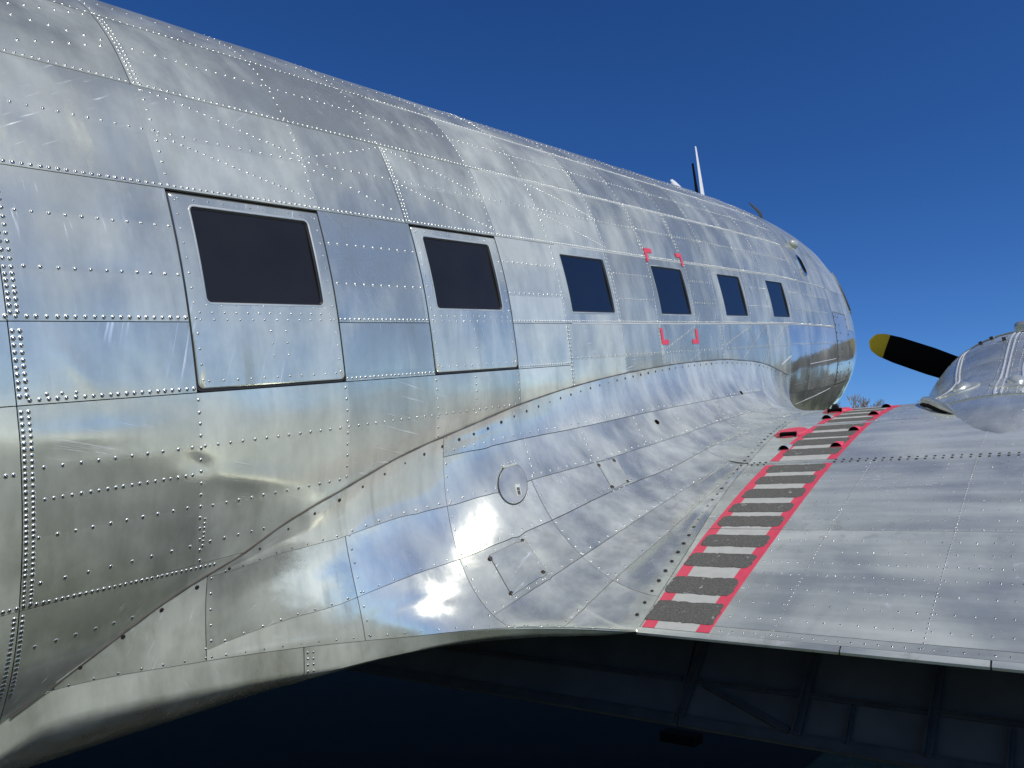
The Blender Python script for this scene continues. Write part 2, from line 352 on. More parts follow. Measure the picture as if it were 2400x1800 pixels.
# ------------------------------------------------------------------ the aircraft
aircraft = bpy.data.objects.new("aircraft", None); C.objects.link(aircraft)
Rp = Matrix.Rotation(-PITCH, 4, 'Y')
aircraft.location = Rp @ Vector(BASE.tolist())+Vector((0, 0, EYE)); aircraft.rotation_euler = (0, -PITCH, 0)
aircraft["label"] = "old twin-engined airliner of bare polished riveted aluminium with a black propeller with yellow tips"
aircraft["category"] = "airplane"
W_OBJ = [None]
RIV = []      # every rivet: point, normal, radius, owner
def rivets(fn, out, pts, sp, r, owner, sv=None, jit=.0008, h=.0012):
    """a row of rivets along a line given in the surface's own coordinates"""
    pts = np.array(pts, float); t = np.linspace(0, 1, 60)
    k = np.linspace(0, len(pts)-1, 60*(len(pts)-1)); uv = np.stack([np.interp(k, np.arange(len(pts)), pts[:, i]) for i in (0, 1)], 1)
    P = fn(uv[:, 0], uv[:, 1]); L = np.r_[0, np.cumsum(np.linalg.norm(np.diff(P, axis=0), axis=1))]
    n = max(2, int(round(L[-1]/sp))+1); s = np.linspace(0, L[-1], n)+rng.normal(0, jit, n)
    u = np.interp(s, L, uv[:, 0]); v = np.interp(s, L, uv[:, 1])
    p = fn(u, v); nn = normal(fn, u, v, out)
    if fn is fus and owner is fuselage: p = p+nn*pillow(u, v)[:, None]
    if owner is fuselage: h = .0017
    for a, b, u_ in zip(p+nn*h, nn, u): RIV.append((a, b, r*(.76 if owner is W_OBJ[0] else 1.04 if owner is fuselage and u_ > 2.9 else .92 if u_ > 1.9 else .88)*rng.uniform(.88, 1.10), owner))

# ---- fuselage: dark inner shell, skin panels standing proud of it
xs = np.concatenate([np.linspace(-9.5, 6, 32), np.linspace(6.3, 11.5, 36)]); vs = np.linspace(0, 1, 61)
Xg, Vg = np.meshgrid(xs, vs, indexing='ij'); P = fus(Xg, Vg); Nn = normal(fus, Xg, np.clip(Vg, .002, .998), OUT_F)
Pin = P-Nn*.016
V = []; F = []
half = Pin; other = Pin.copy(); other[..., 1] = 2*YC-other[..., 1]
ring = np.concatenate([half, other[:, -2:0:-1]], axis=1); n = ring.shape[1]
V, F = loft([ring[i] for i in range(len(xs))])
fuselage = make("fuselage", V, F, M_SHELL, aircraft); fixn(fuselage)
# port side and tail skin, never seen from here
pv = P.copy(); pv[..., 1] = 2*YC-pv[..., 1]
V = pv.reshape(-1, 3); nv_ = len(vs)
F = [(i*nv_+j, i*nv_+j+1, (i+1)*nv_+j+1, (i+1)*nv_+j) for i in range(len(xs)-1) for j in range(nv_-1)]
fixn(make("port_skin", V, F, M_SKIN, fuselage))

BX = np.array([-9.6, -.6, .10, .806, 1.268, 1.823, 2.256, 2.818, 3.253, 3.80, 4.262, 4.80, 5.22, 5.845, 6.325, 6.842, 7.25, 7.68, 8.17, 8.67, 9.35, 10.2, 11.6])
BV = np.array([-.01, .07, .12, .155, .20, .239, .277, .3195, .359, .405, .434, .469, .502, .5435, .588, .63, .674, .72, .78, .84, .92, 1.01])
BA = rng.uniform(-1, 1, (len(BX), len(BV)))*.0030; BAYV = rng.normal(0, .55, (24, 1))+rng.normal(0, .18, (24, 24))
BUCKLES = [(.97, .5715, .17, .030, .0040, .03), (1.26, .600, .04, .026, -.0034, .3), (1.46, .617, .17, .032, .0042, .20), (1.60, .575, .16, .05, .0030, 0.), (2.05, .572, .16, .05, -.003, 0.), (1.12, .645, .12, .04, -.003, .2), (.95, .53, .05, .03, .0022, 1.2), (1.10, .528, .03, .04, -.002, 1.5), (1.0, .375, .12, .03, -.003, .3), (2.05, .375, .14, .03, .003, -.3)]
def pillow(x, v):
    i = np.clip(np.searchsorted(BX, x)-1, 0, len(BX)-2); j = np.clip(np.searchsorted(BV, v)-1, 0, len(BV)-2)
    a = (x-BX[i])/(BX[i+1]-BX[i]); b = (v-BV[j])/(BV[j+1]-BV[j])
    d = BA[i, j]*16*a*(1-a)*b*(1-b)
    for cx, cv, sx, sv, am, sl in BUCKLES:                 # creased and buckled spots of the lower skin
        d = d+am*np.exp(-((x-cx)/sx)**2-(((v-cv)*GIRTH-sl*(x-cx))/sv)**2)
    return d
GAP = .0013
WIN = [(1.335, 1.764), (2.330, 2.752), (3.320, 3.747), (4.312, 4.742), (5.327, 5.752), (6.338, 6.758)]
WV0, WV1 = .4165, .4880
HATCH = [(1.2705, 1.8215), (2.2705, 2.8145)]; HV0, HV1 = .4075, .5500
def skin(x0, x1, v0, v1, hole=None, extra=(), exv=(), res=None, mat=M_SKIN):
    res = res or (.014 if .5 < x0 < 1.9 and .4 < v0 < .6 else .03 if x1 > 0 and v0 < .7 else .12)
    gv = GAP/GIRTH
    def axis(a, b, more, step):
        s = np.linspace(a, b, max(2, int(round((b-a)/step))+1)); more = [q for q in more if a < q < b]
        s = [q for q in s if all(abs(q-k) > step*.3 for k in more)]
        return np.array(sorted(set(list(s)+more+[a, b])))
    u = axis(x0+GAP, x1-GAP, list(extra), res); v = axis(v0+gv, v1-gv, list(exv), res/GIRTH)
    Vv, Ff = grid(fus, OUT_F, u, v, lift=rng.uniform(.0004, .0014), thick=.010, hole=hole, disp=pillow)
    o = make("skin_panel", Vv, Ff, mat, fuselage)
    # random tone per bay, painting in how pillowed skin reflects between frames
    nq = len(Ff); at = o.data.attributes.new("bay", 'FLOAT', 'FACE'); val = np.zeros(nq, np.float32); um = {}
    nu, nv = len(u), len(v)
    for k, f in enumerate(Ff):
        a = min(f)
        if a >= nu*nv: continue
        i, j = a//nv, a % nv; bi = int(np.searchsorted(BX, (u[i]+u[min(i+1, nu-1)])/2)); bj = int(np.searchsorted(BV, (v[j]+v[min(j+1, nv-1)])/2))
        val[k] = BAYV[bi % 24, bj % 24]
    at.data.foreach_set("value", val); return o
def row(v0, v1, xs_, **k):
    for a, b in zip(xs_[:-1], xs_[1:]): skin(a, b, v0, v1, **k)
row(0, .120, [-9.5, -5.5, -2.0, 1.266, 3.24, 5.25, 7.26, 9.2, 11.4])
row(.120, .239, [-9.5, -5.5, -2.0, 1.266, 3.24, 5.25, 7.26, 8.9])
row(.239, .3195, [-9.5, -5.5, -2.0, 1.264, 3.80, 5.85, 7.26, 8.2, 8.9])
row(.3195, .405, [-9.5, -5.5, -2.0, .806, 2.256, 4.275, 4.80, 7.26, 8.2])
row(.120, .405, [8.9, 9.35]); row(.3195, .405, [8.2, 8.9])
def whole(x, v):
    return any(a < x < b and WV0 < v < WV1 for a, b in WIN[2:])
row(.405, .502, [-9.5, -5.5, -2.0, .806, HATCH[0][0]])
row(.405, .502, [HATCH[0][1], HATCH[1][0]])
row(.405, .502, [HATCH[1][1], 3.79, 4.80, 5.80, 6.83, 8.17, 8.67], hole=whole, extra=[q for w in WIN[2:] for q in w], exv=[WV0, WV1])
for b in (.12, .405): pass
row(.120, .405, [9.35, 10.2, 11.4]); row(.405, .502, [8.67, 9.35, 10.2, 11.4])
row(.502, .551, [-9.5, -5.5, -2.0, .806, HATCH[0][0]]); row(.502, .551, [HATCH[0][1], HATCH[1][0]])
row(.502, .551, [HATCH[1][1], 3.253])
row(.502, .640, [3.253, 4.24, 5.183, 6.12, 6.66]); row(.502, .640, [6.66, 7.22, 8.17], mat=M_NOSE); row(.502, .640, [8.67, 9.4, 10.2, 11.4], mat=M_NOSE)
row(.551, .674, [-9.5, -5.5, -2.0, .806, 3.253])
row(.640, .84, [3.253, 5.2, 6.66]); row(.640, .84, [6.66, 7.22, 8.17, 9.4, 11.4], mat=M_NOSE)
row(.674, .84, [-9.5, -5.5, -2.0, .806, 2.0, 3.253]); row(.84, 1.0, [-9.5, -5.5, -2.0, .806, 3.253, 6.66, 9.4, 11.4])
skin(8.17, 8.67, .502, .640, mat=M_NOSE)

# hatches round the first two windows
def hole_loop(w, inset=0., r=.022):
    return rrect(w[0]+inset, w[1]-inset, WV0*GIRTH+inset, WV1*GIRTH-inset, r)
for hi, ((a, b), w) in enumerate(zip(HATCH, WIN[:2])):
    g0 = .0060
    outer = rrect(a+g0, b-.004, HV0*GIRTH+.003, HV1*GIRTH-g0, (.018, .018, .006, .006))
    inner = hole_loop(w, -.005, .022)
    outer2 = outer.copy(); c_ = outer.mean(0); outer2 = c_+(outer-c_)*np.array([.990, .990])
    seq = [outer, outer, outer2]; hs = [-.009, .0005, .0026]
    for t in (.25, .5, .75, 1.): seq.append(outer2*(1-t)+inner*t); hs.append(.0026)
    seq += [inner, ]; hs += [-.004]
    V, F = loops(fus, OUT_F, seq, hs, sv=GIRTH)
    hatch = fixn(make("escape_hatch", V, F, M_LIP if False else M_SKIN, aircraft, angle=30))
    lip0 = hole_loop(w, -.0060, .022); lip1 = hole_loop(w, -.0035, .019); lip2 = hole_loop(w, 0., .015)
    V, F = loops(fus, OUT_F, [lip0, lip0, lip1, lip2, lip2], [.0005, .0036, .0040, .0030, -.008], sv=GIRTH)
    fixn(make("window_frame", V, F, M_LIP, hatch, angle=30))
    V, F = loops(fus, OUT_F, [hole_loop(w, -.001, .015), hole_loop(w, .002, .014), hole_loop(w, .005, .012), hole_loop(w, .006, .012)], [-.002, -.0015, -.004, -.010], sv=GIRTH)
    fixn(make("gasket", V, F, M_RUB, hatch, angle=30))
    q = [hole_loop(w, .006+.18*k/6*2.0, max(.002, .018-.004*k)) for k in range(6)]
    V, F = loops(fus, OUT_F, [hole_loop(w, .004, .012)], [-.007], close_last=True, sv=GIRTH)
    # flat pane: project the loop's points on their mean plane
    c_ = V.mean(0); uu, ss, vv = np.linalg.svd(V-c_); V = V-np.outer((V-c_)@vv[2], vv[2])+vv[2]*0
    fixn(make("window_pane", V, F, M_PANE2, hatch, smooth=False))
    seal = rrect(a-.002, b+.002, HV0*GIRTH-.002, HV1*GIRTH+.002, (.022, .022, .006, .006)); inn = rrect(a+.012, b-.012, HV0*GIRTH+.012, HV1*GIRTH-.012, .012)
    V, F = loops(fus, OUT_F, [seal, seal, inn, inn], [-.012, -.0022, -.0022, -.012], sv=GIRTH)
    fixn(make("seal", V, F, M_RUB, hatch, angle=30))
    # hatch rivets
    i = .020; iv = i/GIRTH; o_ = "hatch"
    rivets(fus, OUT_F, [(a+i+.002, HV0+iv*1.2), (a+i+.002, HV1-iv*1.5)], .046, .0036, hatch, h=.0026)
    rivets(fus, OUT_F, [(b-i, HV0+iv*1.2), (b-i, HV1-iv*1.5)], .046, .0036, hatch, h=.0026)
    rivets(fus, OUT_F, [(a+i*1.6, HV0+iv*.9), (b-i*1.6, HV0+iv*.9)], .048, .0036, hatch, h=.0026)
    rivets(fus, OUT_F, [(a+i*2.0, HV1-iv*1.3), (b-i*2.0, HV1-iv*1.3)], .046, .0036, hatch, h=.0026)
    rivets(fus, OUT_F, [(a+i*1.8, .4955), (b-i*1.8, .4955)], .040, .0034, hatch, h=.0026)
    rivets(fus, OUT_F, [(a+i*1.8, .5005), (b-i*1.8, .5005)], .042, .0034, hatch, h=.0026)
    m_ = (a+b)/2
    for dx in (-.004, .052): rivets(fus, OUT_F, [(m_+dx, .5085), (m_+dx, .5275)], .040, .0034, hatch, h=.0026)
    rivets(fus, OUT_F, [(w[0]-.004, WV1+.0022), (w[1]+.004, WV1+.0022)], .05, .0022, hatch, h=.0026)
# plain windows
for w in WIN[2:]:
    l0 = hole_loop(w, -.006, .012); l1 = hole_loop(w, 0., .008)
    V, F = loops(fus, OUT_F, [l0, l0, l1, l1], [-.004, .0022, .0018, -.010], sv=GIRTH)
    win = fixn(make("cabin_window", V, F, M_LIP, aircraft, angle=30))
    V, F = loops(fus, OUT_F, [hole_loop(w, -.001, .008), hole_loop(w, .004, .007), hole_loop(w, .007, .006), hole_loop(w, .008, .006)], [-.002, -.002, -.004, -.010], sv=GIRTH)
    fixn(make("gasket", V, F, M_RUB, win, angle=30))
    V, F = loops(fus, OUT_F, [hole_loop(w, .005, .006)], [-.007], close_last=True, sv=GIRTH)
    c_ = V.mean(0); uu, ss, vv = np.linalg.svd(V-c_); V = V-np.outer((V-c_)@vv[2], vv[2])
    fixn(make("window_pane", V, F, M_PANE, win, smooth=False))

# red corner marks round the fourth window
def sheet(name, fn, out, poly, h, mat, parent, sv=1., thick=.0006):
    """thin painted or glued patch, outline given in the surface's coordinates"""
    poly = np.array(poly, float); n = len(poly)
    V, F = loops(fn, out, [poly, poly], [h-thick, h], sv=1., close_last=True)
    return fixn(make(name, V, F, mat, parent, smooth=False))
g_ = 1.0
def bar4(q, lift):
    q = np.array(q, float)
    return grid(fus, OUT_F, np.linspace(0, 1, 9), np.linspace(0, 1, 9), lift=lift+.0012, thick=.0006, disp=pillow,
                fuv=lambda U, W: tuple(sum(w_*q[k][c] for k, w_ in enumerate(((1-U)*(1-W), U*(1-W), U*W, (1-U)*W))) for c in (0, 1)))
for b0, b1 in (([(4.292, .3895), (4.385, .3895), (4.385, .3962), (4.290, .3962)], [(4.292, .3895), (4.326, .3895), (4.305, .411), (4.277, .411)]),
               ([(4.727, .3898), (4.813, .3898), (4.812, .3962), (4.727, .3962)], [(4.790, .3898), (4.813, .3898), (4.799, .411), (4.773, .411)]),
               ([(4.257, .5250), (4.347, .5250), (4.342, .5318), (4.257, .5318)], [(4.251, .508), (4.280, .508), (4.287, .5318), (4.257, .5318)]),
               ([(4.689, .5258), (4.782, .5258), (4.781, .5325), (4.689, .5325)], [(4.752, .510), (4.783, .510), (4.781, .5325), (4.749, .5325)])):
    make("corner_mark", *joinVF([bar4(b0, .0036), bar4(b1, .0040)]), M_RED, fuselage, smooth=False)

# ---- fuselage rivets
FS = lambda pts, sp, r: rivets(fus, OUT_F, pts, sp, r, fuselage)
dv = .010/GIRTH
for v, s, r in ((.239, .022, .0042), (.3195, .0215, .0045)):
    FS([(-.4, v-dv), (7.25, v-dv)], s, r)
FS([(.62, .405-dv), (1.262, .405-dv)], .0215, .0058); FS([(1.285, .405-dv), (7.3, .405-dv)], .0205, .0048)
FS([(.62, .502-dv*1.1), (1.262, .502-dv*1.1)], .023, .0058); FS([(1.83, .502-dv), (2.262, .502-dv)], .0215, .0048); FS([(2.825, .502-dv), (8.1, .502-dv)], .0205, .0046)
FS([(.835, .551-dv*1.1), (1.262, .551-dv*1.1)], .0215, .0058); FS([(1.83, .551-dv), (2.262, .551-dv)], .0205, .0048); FS([(2.825, .551-dv), (3.24, .551-dv)], .019, .0042)
FS([(.56, .674-dv), (.80, .674-dv)], .0148, .0052); FS([(.815, .674-dv), (1.335, .6795-dv)], .0148, .0052)
FS([(.875, .5455), (.945, .5455)], .033, .0048)
for x in (.8145, .8305):
    FS([(x, .408), (x, .470)], .0205, .0060); FS([(x, .474), (x, .497)], .0165, .0060); FS([(x, .508), (x, .546)], .0172, .0060)
    FS([(x, .555), (x, .605)], .0142, .0055); FS([(x, .608), (x, .652)], .0142, .0055); FS([(x, .656), (x, .671)], .0130, .0052)
FS([(.796, .678), (.790, .735)], .0142, .0054); FS([(.8145, .678), (.8145, .735)], .0142, .0054)
FS([(.66, .57), (.70, .57)], .04, .005)
FS([(.57, .59), (.79, .59)], .0165, .0055); FS([(.60, .630), (.72, .630)], .06, .005)
for x in (1.278, 1.292): FS([(x, .243), (x, .316)], .0165, .0042)
FS([(1.288, .323), (1.284, .402)], .036, .0048); FS([(1.2720, .556), (1.273, .640), (1.284, .671)], .0345, .0048); FS([(1.289, .640), (1.289, .660)], .0145, .0045)
FS([(1.29, .15), (1.278, .236)], .04, .004)
FS([(1.819, .13), (1.822, .236)], .035, .004); FS([(1.822, .243), (1.824, .402)], .032, .0044); FS([(1.817, .556), (1.820, .630)], .036, .0046)
FS([(2.25, .14), (2.25, .237)], .036, .0038); FS([(2.257, .243), (2.257, .316)], .034, .0040)
for x in (2.268, 2.283): FS([(x, .3225), (x, .402)], .0150, .0042)
FS([(2.272, .556), (2.278, .608)], .034, .0044); FS([(2.509, .556), (2.509, .591)], .030, .0042); FS([(2.807, .557), (2.809, .582)], .034, .0042)
FS([(2.81, .15), (2.81, .236)], .035, .0038); FS([(2.806, .243), (2.818, .402)], .031, .0042)
FS([(3.228, .10), (3.228, .236)], .020, .0040); FS([(3.255, .16), (3.255, .236)], .020, .0040)
FS([(3.253, .243), (3.253, .500)], .029, .0042)
for x in (3.246, 3.262): FS([(x, .507), (x, .575)], .019, .0040)
for x in (3.785, 4.26, 4.80, 5.22, 5.845, 6.32, 6.845, 7.245): FS([(x, .13), (x, .236)], .033, .0036)
for x in (3.79, 3.81): FS([(x, .243), (x, .3165)], .022, .0040)
for x in (4.26, 4.82, 5.24, 5.845, 6.32, 6.845, 7.27): FS([(x, .243), (x, .3165)], .030, .0040)
for x in (3.81, 4.265, 4.287, 4.79, 4.812, 5.21, 5.85, 6.33, 6.842, 7.27): FS([(x, .322), (x, .402)], .024, .0041)
for x0, x1 in ((3.780, 3.780), (3.803, 3.803), (4.285, 4.240), (4.817, 4.786), (5.203, 5.168), (5.285, 5.253), (5.843, 5.797), (6.315, 6.262), (6.832, 6.795), (7.26, 7.24), (7.66, 7.63)):
    FS([(x0, .409), (x1, .498)], .0215, .0040)
for x0, x1 in ((3.79, 3.80), (4.238, 4.246), (4.255, 4.262), (4.76, 4.786), (5.178, 5.180), (5.194, 5.196), (5.785, 5.806), (6.112, 6.122), (6.128, 6.138)):
    FS([(x0, .506), (x1, .557)], .0215, .0038)
for x in (6.60, 6.68, 7.235, 7.72): FS([(x, .505), (x, .64)], .028, .0038)
for x in (6.78, 7.205, 7.6): FS([(x, .645), (x, .75)], .028, .0036)
for v, sp, r, segs in ((.359, .039, .0043, ((.60, 1.25), (1.30, 2.25), (2.295, 4.25), (4.30, 7.25))), (.277, .036, .0041, ((1.33, 3.78), (3.83, 7.25))), (.200, .05, .0036, ((-.2, 1.25), (1.3, 3.2), (3.28, 7.2))), (.155, .05, .0036, ((1.3, 3.2), (3.28, 7.2)))):
    for a, b in segs: FS([(a, v), (b, v)], sp, r)
FS([(.55, .278), (1.235, .277)], .048, .0048); FS([(.62, .325), (.97, .305), (1.222, .285)], .050, .0048); FS([(.55, .303), (1.02, .261), (1.23, .2445)], .048, .0046)
for v in (.434, .469):
    for a, b, sp, r in ((.60, .80, .042, .0052), (.858, 1.258, .0405, .0050), (1.84, 2.255, .040, .0044), (2.828, 3.243, .038, .0042), (3.83, 4.225, .036, .0042), (4.84, 5.155, .034, .0040), (5.87, 6.275, .034, .0040), (6.86, 8.0, .034, .0038)):
        FS([(a, v), (b, v)], sp, r)
for p, sp in (([(1.296, .3225), (1.31, .3225), (1.444, .330), (1.615, .342), (1.815, .354)], .0245), ([(1.296, .362), (1.438, .371), (1.607, .382), (1.812, .395)], .0245),
              ([(2.302, .323), (2.465, .333), (2.80, .3545)], .0245), ([(2.309, .364), (2.49, .376), (2.83, .3975)], .0245), ([(3.306, .325), (3.534, .338), (3.823, .357)], .0235),
              ([(3.289, .364), (3.532, .381), (3.825, .3975)], .0235), ([(1.83, .3555), (2.008, .342), (2.24, .324)], .040), ([(1.83, .364), (1.963, .373), (2.2, .3925)], .040),
              ([(4.755, .507), (4.30, .5385)], .026), ([(5.785, .506), (5.225, .5375)], .024), ([(6.105, .505), (5.562, .560)], .026), ([(6.576, .505), (6.285, .536)], .026), ([(6.55, .548), (6.36, .573)], .026),
              ([(4.79, .547), (4.64, .557)], .026), ([(3.27, .543), (4.574, .543), (6.6, .542), (8.1, .539)], .042), ([(6.8, .624), (7.91, .614)], .04)):
    FS(p, sp, .0042)
for a, b, v, sp in ((.856, 1.245, .588, .0420), (1.285, 2.78, .588, .0420), (.856, 1.246, .607, .0215), (.842, 1.232, .6295, .0420), (1.312, 1.79, .631, .0420), (.850, 1.249, .6585, .055), (1.312, 1.50, .658, .043), (.85, 1.10, .702, .05)):
    FS([(a, v), (b, v)], sp, .0048)
# stiffening beads on the nose
for p in ([(6.93, .666), (8.02, .648)], [(7.215, .584), (8.10, .577)], [(6.66, .565), (6.40, .580)]):
    k = np.linspace(0, 1, 12)[:, None]; q = np.array(p[0])*(1-k)+np.array(p[1])*k
    V, F = tube(fus(q[:, 0], q[:, 1])+normal(fus, q[:, 0], q[:, 1], OUT_F)*.001, .004, 6); fixn(make("stiffener", V, F, M_BEAD, fuselage))
# nose door with its dark screws
V, F = grid(fus, OUT_F, np.linspace(8.185, 8.655, 8), np.linspace(.466, .640, 14), lift=.004, thick=.006)
door = fixn(make("nose_door", V, F, M_NOSE, aircraft))
k = [(8.175, .463), (8.665, .463), (8.665, .642), (8.175, .642)]; dl = dense(np.array(k), 20) if False else np.vstack([np.linspace(k[i], k[(i+1) % 4], 20, endpoint=False) for i in range(4)])
dm = dl.mean(0)+(dl-dl.mean(0))*np.array([.965, .988]); fixn(make("door_gap", *loops(fus, OUT_F, [dl, dm], [.0034, .0034]), M_SHELL, door, smooth=False))
# belt beads along the seams, forward
for v, x0_ in ((.405, 3.3), (.502, 3.3), (.3195, 2.9), (.239, 2.4)):
    x = np.linspace(x0_, 7.25 if v < .4 else 8.15, 90); V, F = tube(fus(x, v+0*x)+normal(fus, x, v+0*x, OUT_F)*.0005, np.interp(x, [2.4, 5, 8], [.0018, .0036, .0050]), 6); fixn(make("seam_bead", V, F, M_BEAD, fuselage))
# cockpit side window, nearly edge-on
wl_ = np.array([(9.0, .336), (9.75, .330), (9.85, .42), (9.12, .432)]); c_ = wl_.mean(0)
def dense(p, k=8): return np.vstack([p[i]+(p[(i+1) % len(p)]-p[i])*t for i in range(len(p)) for t in np.linspace(0, 1, k, endpoint=False)[:, None]])
d0 = dense(c_+(wl_-c_)*1.12); d1 = dense(c_+(wl_-c_)*1.0); d2 = dense(c_+(wl_-c_)*.95)
V, F = loops(fus, OUT_F, [d0, d0, d1, d1], [-.002, .018, .020, -.004]); cw = fixn(make("cockpit_window", V, F, M_CHROME, aircraft, angle=30))
V, F = loops(fus, OUT_F, [d1, d2, d2*.0+c_], [.004, .004, .004]); fixn(make("window_pane", V, F, M_PANE, cw, smooth=False))
# teardrop blister and ventilator scoop above the front windows
def blister(name, fn, out, cu, cv, lu, lv, h, mat, parent, sv=1., aft_open=False, n=12, m=10, ang=0., tail=1.0):
    V = []; F = []
    for i in range(m+1):
        t = i/m
        for k in range(n):
            a = 2*math.pi*k/n; r = math.sin(t*math.pi/2); x = r*math.cos(a); y = r*math.sin(a)
            if x > 0: y *= 1-.35*x*tail
            xr = x*lu*math.cos(ang)-y*lv*math.sin(ang); yr = x*lu*math.sin(ang)+y*lv*math.cos(ang)
            p = fn(np.array([cu+xr]), np.array([cv+yr/sv]))[0]; nn = normal(fn, np.array([cu+xr]), np.array([cv+yr/sv]), out)[0]
            V.append(p+nn*(h*math.cos(t*math.pi/2)**.8-(.004 if i == m else 0)))
    for i in range(m):
        for k in range(n): F.append((i*n+k, i*n+(k+1) % n, (i+1)*n+(k+1) % n, (i+1)*n+k))
    return fixn(make(name, V, F, mat, parent))
blister("navigation_blister", fus, OUT_F, 7.77, .301, .11, .045, .055, M_LIP, aircraft, sv=GIRTH)
sc = rrect(7.555, 7.70, .334*GIRTH, .386*GIRTH, .06); sc2 = sc.mean(0)+(sc-sc.mean(0))*.78
V, F = loops(fus, OUT_F, [sc, sc, sc2, sc2], [-.002, .010, .014, .0], sv=GIRTH); vent = fixn(make("side_ventilator", V, F, M_CHROME, aircraft, angle=30))
sc3 = sc2.mean(0)+(sc2-sc2.mean(0))*np.array([.45, .97])
V, F = loops(fus, OUT_F, [sc2, sc3, sc3], [.003, .004, .004], close_last=True, sv=GIRTH); fixn(make("ventilator_opening", V, F, M_BLACK, vent, smooth=False))

# ---- aerials on the roof
def blade_fin(name, x0, y0, z0, chord0, h, sweep, chord1, thick, mat, lean=0., parent=aircraft):
    secs = []
    for t in (0, .25, .5, .75, .92, 1.):
        c = chord0+(chord1-chord0)*t; z = z0+h*t; cx = x0-sweep*t; th = thick*(1-.6*t)*(1 if t < 1 else .4)
        s = [(math.cos(a), math.sin(a)) for a in np.linspace(0, 2*math.pi, 14, endpoint=False)]
        secs.append(np.array([(cx+c/2*px, y0+lean*t+th*py*(1-.4*max(0, -px)), z) for px, py in s]))
    V, F = loft(secs); return fixn(make(name, V, F, mat, parent))
mast = blade_fin("aerial_mast", 8.37, YC, 1.66, .13, .79, .06, .035, .014, M_WHITE)
secs = [np.array([(8.23-.05*t+.07*(1-t)*math.cos(a)-.01, YC+.012*math.sin(a), 1.66+.58*t) for a in np.linspace(0, 2*math.pi, 10, endpoint=False)]) for t in (0, .5, 1.)]
V, F = loft(secs); fixn(make("mast_trailing_edge", V, F, M_BLACK, mast))
secs = []
for t in np.linspace(0, 1, 8):                   # white swept fin ahead of... lies back along the roof
    cx = 8.05-.50*t; z = 1.70+.265*t**.8; hh = .085*(1-t)**.7+.012
    secs.append(np.array([(cx+.02*math.cos(a), YC+.022*(1-.6*t)*math.sin(a), z+hh*math.cos(a)) for a in np.linspace(0, 2*math.pi, 12, endpoint=False)]))
V, F = loft(secs); fixn(make("swept_aerial", V, F, M_WHITE, aircraft))
secs = []
pts_ = [(8.30, 1.50), (8.28, 1.545), (8.22, 1.575), (8.12, 1.597), (8.02, 1.617), (7.95, 1.632)]
for i, (px, pz) in enumerate(pts_):
    r_ = (.045, .042, .030, .020, .014, .006)[i]
    secs.append(np.array([(px+r_*.5*math.sin(a)*.6+r_*.4*math.cos(a), 2.62+.014*math.sin(a)*(1-.1*i), pz+r_*math.cos(a)*.8) for a in np.linspace(0, 2*math.pi, 10, endpoint=False)]))
V, F = loft(secs); fixn(make("bent_aerial", V, F, M_FRIB, aircraft))

# ---- fillet between fuselage and wing
a_ = np.linspace(.925, 6.62, 90); w_ = np.linspace(0, 1, 24)
Ag, Wg = np.meshgrid(a_, w_, indexing='ij'); Pf = fil(Ag, Wg)-normal(fil, Ag, np.clip(Wg, .001, .999), OUT_L)*.006
nw = len(w_); F = [(i*nw+j, i*nw+j+1, (i+1)*nw+j+1, (i+1)*nw+j) for i in range(len(a_)-1) for j in range(nw-1)]
wing_fillet = fixn(make("wing_fillet", Pf.reshape(-1, 3), F, M_SHELL, aircraft))
R1 = np.array([(2.306, 0.104), (2.447, 0.111), (2.597, 0.117), (2.76, 0.142), (2.935, 0.167), (3.124, 0.194), (3.33, 0.219), (3.557, 0.244), (3.81, 0.269), (4.093, 0.296), (4.423, 0.323), (4.815, 0.341), (5.27, 0.356), (5.817, 0.33)])
R2 = np.array([(1.315, 0.03), (1.367, 0.097), (1.496, 0.201), (1.633, 0.279), (1.782, 0.323), (1.944, 0.338), (2.139, 0.353), (2.346, 0.327), (2.545, 0.291), (2.792, 0.32), (3.067, 0.365), (3.38, 0.415), (3.748, 0.467), (4.2, 0.522), (4.834, 0.57), (5.9, 0.65)])
R3 = np.array([(1.314, 0.881), (1.352, 0.851), (1.391, 0.824), (1.43, 0.803), (1.47, 0.788), (1.512, 0.777), (1.554, 0.769), (1.598, 0.762), (1.644, 0.758), (1.692, 0.751), (1.741, 0.742), (1.792, 0.727), (1.845, 0.712), (1.899, 0.699), (1.957, 0.688), (2.022, 0.678), (2.093, 0.663), (2.167, 0.638), (2.239, 0.607), (2.307, 0.575), (2.369, 0.545), (2.431, 0.518), (2.486, 0.493), (2.54, 0.469), (2.622, 0.469), (2.704, 0.482), (2.787, 0.496), (2.875, 0.508), (2.968, 0.519), (3.065, 0.53), (3.166, 0.543), (3.273, 0.558), (3.384, 0.578), (3.501, 0.601), (3.622, 0.624), (3.751, 0.647), (3.891, 0.668), (4.051, 0.682), (4.23, 0.698), (4.426, 0.727), (4.641, 0.762), (4.866, 0.799), (5.104, 0.838), (5.358, 0.876), (6.0, 0.93)])
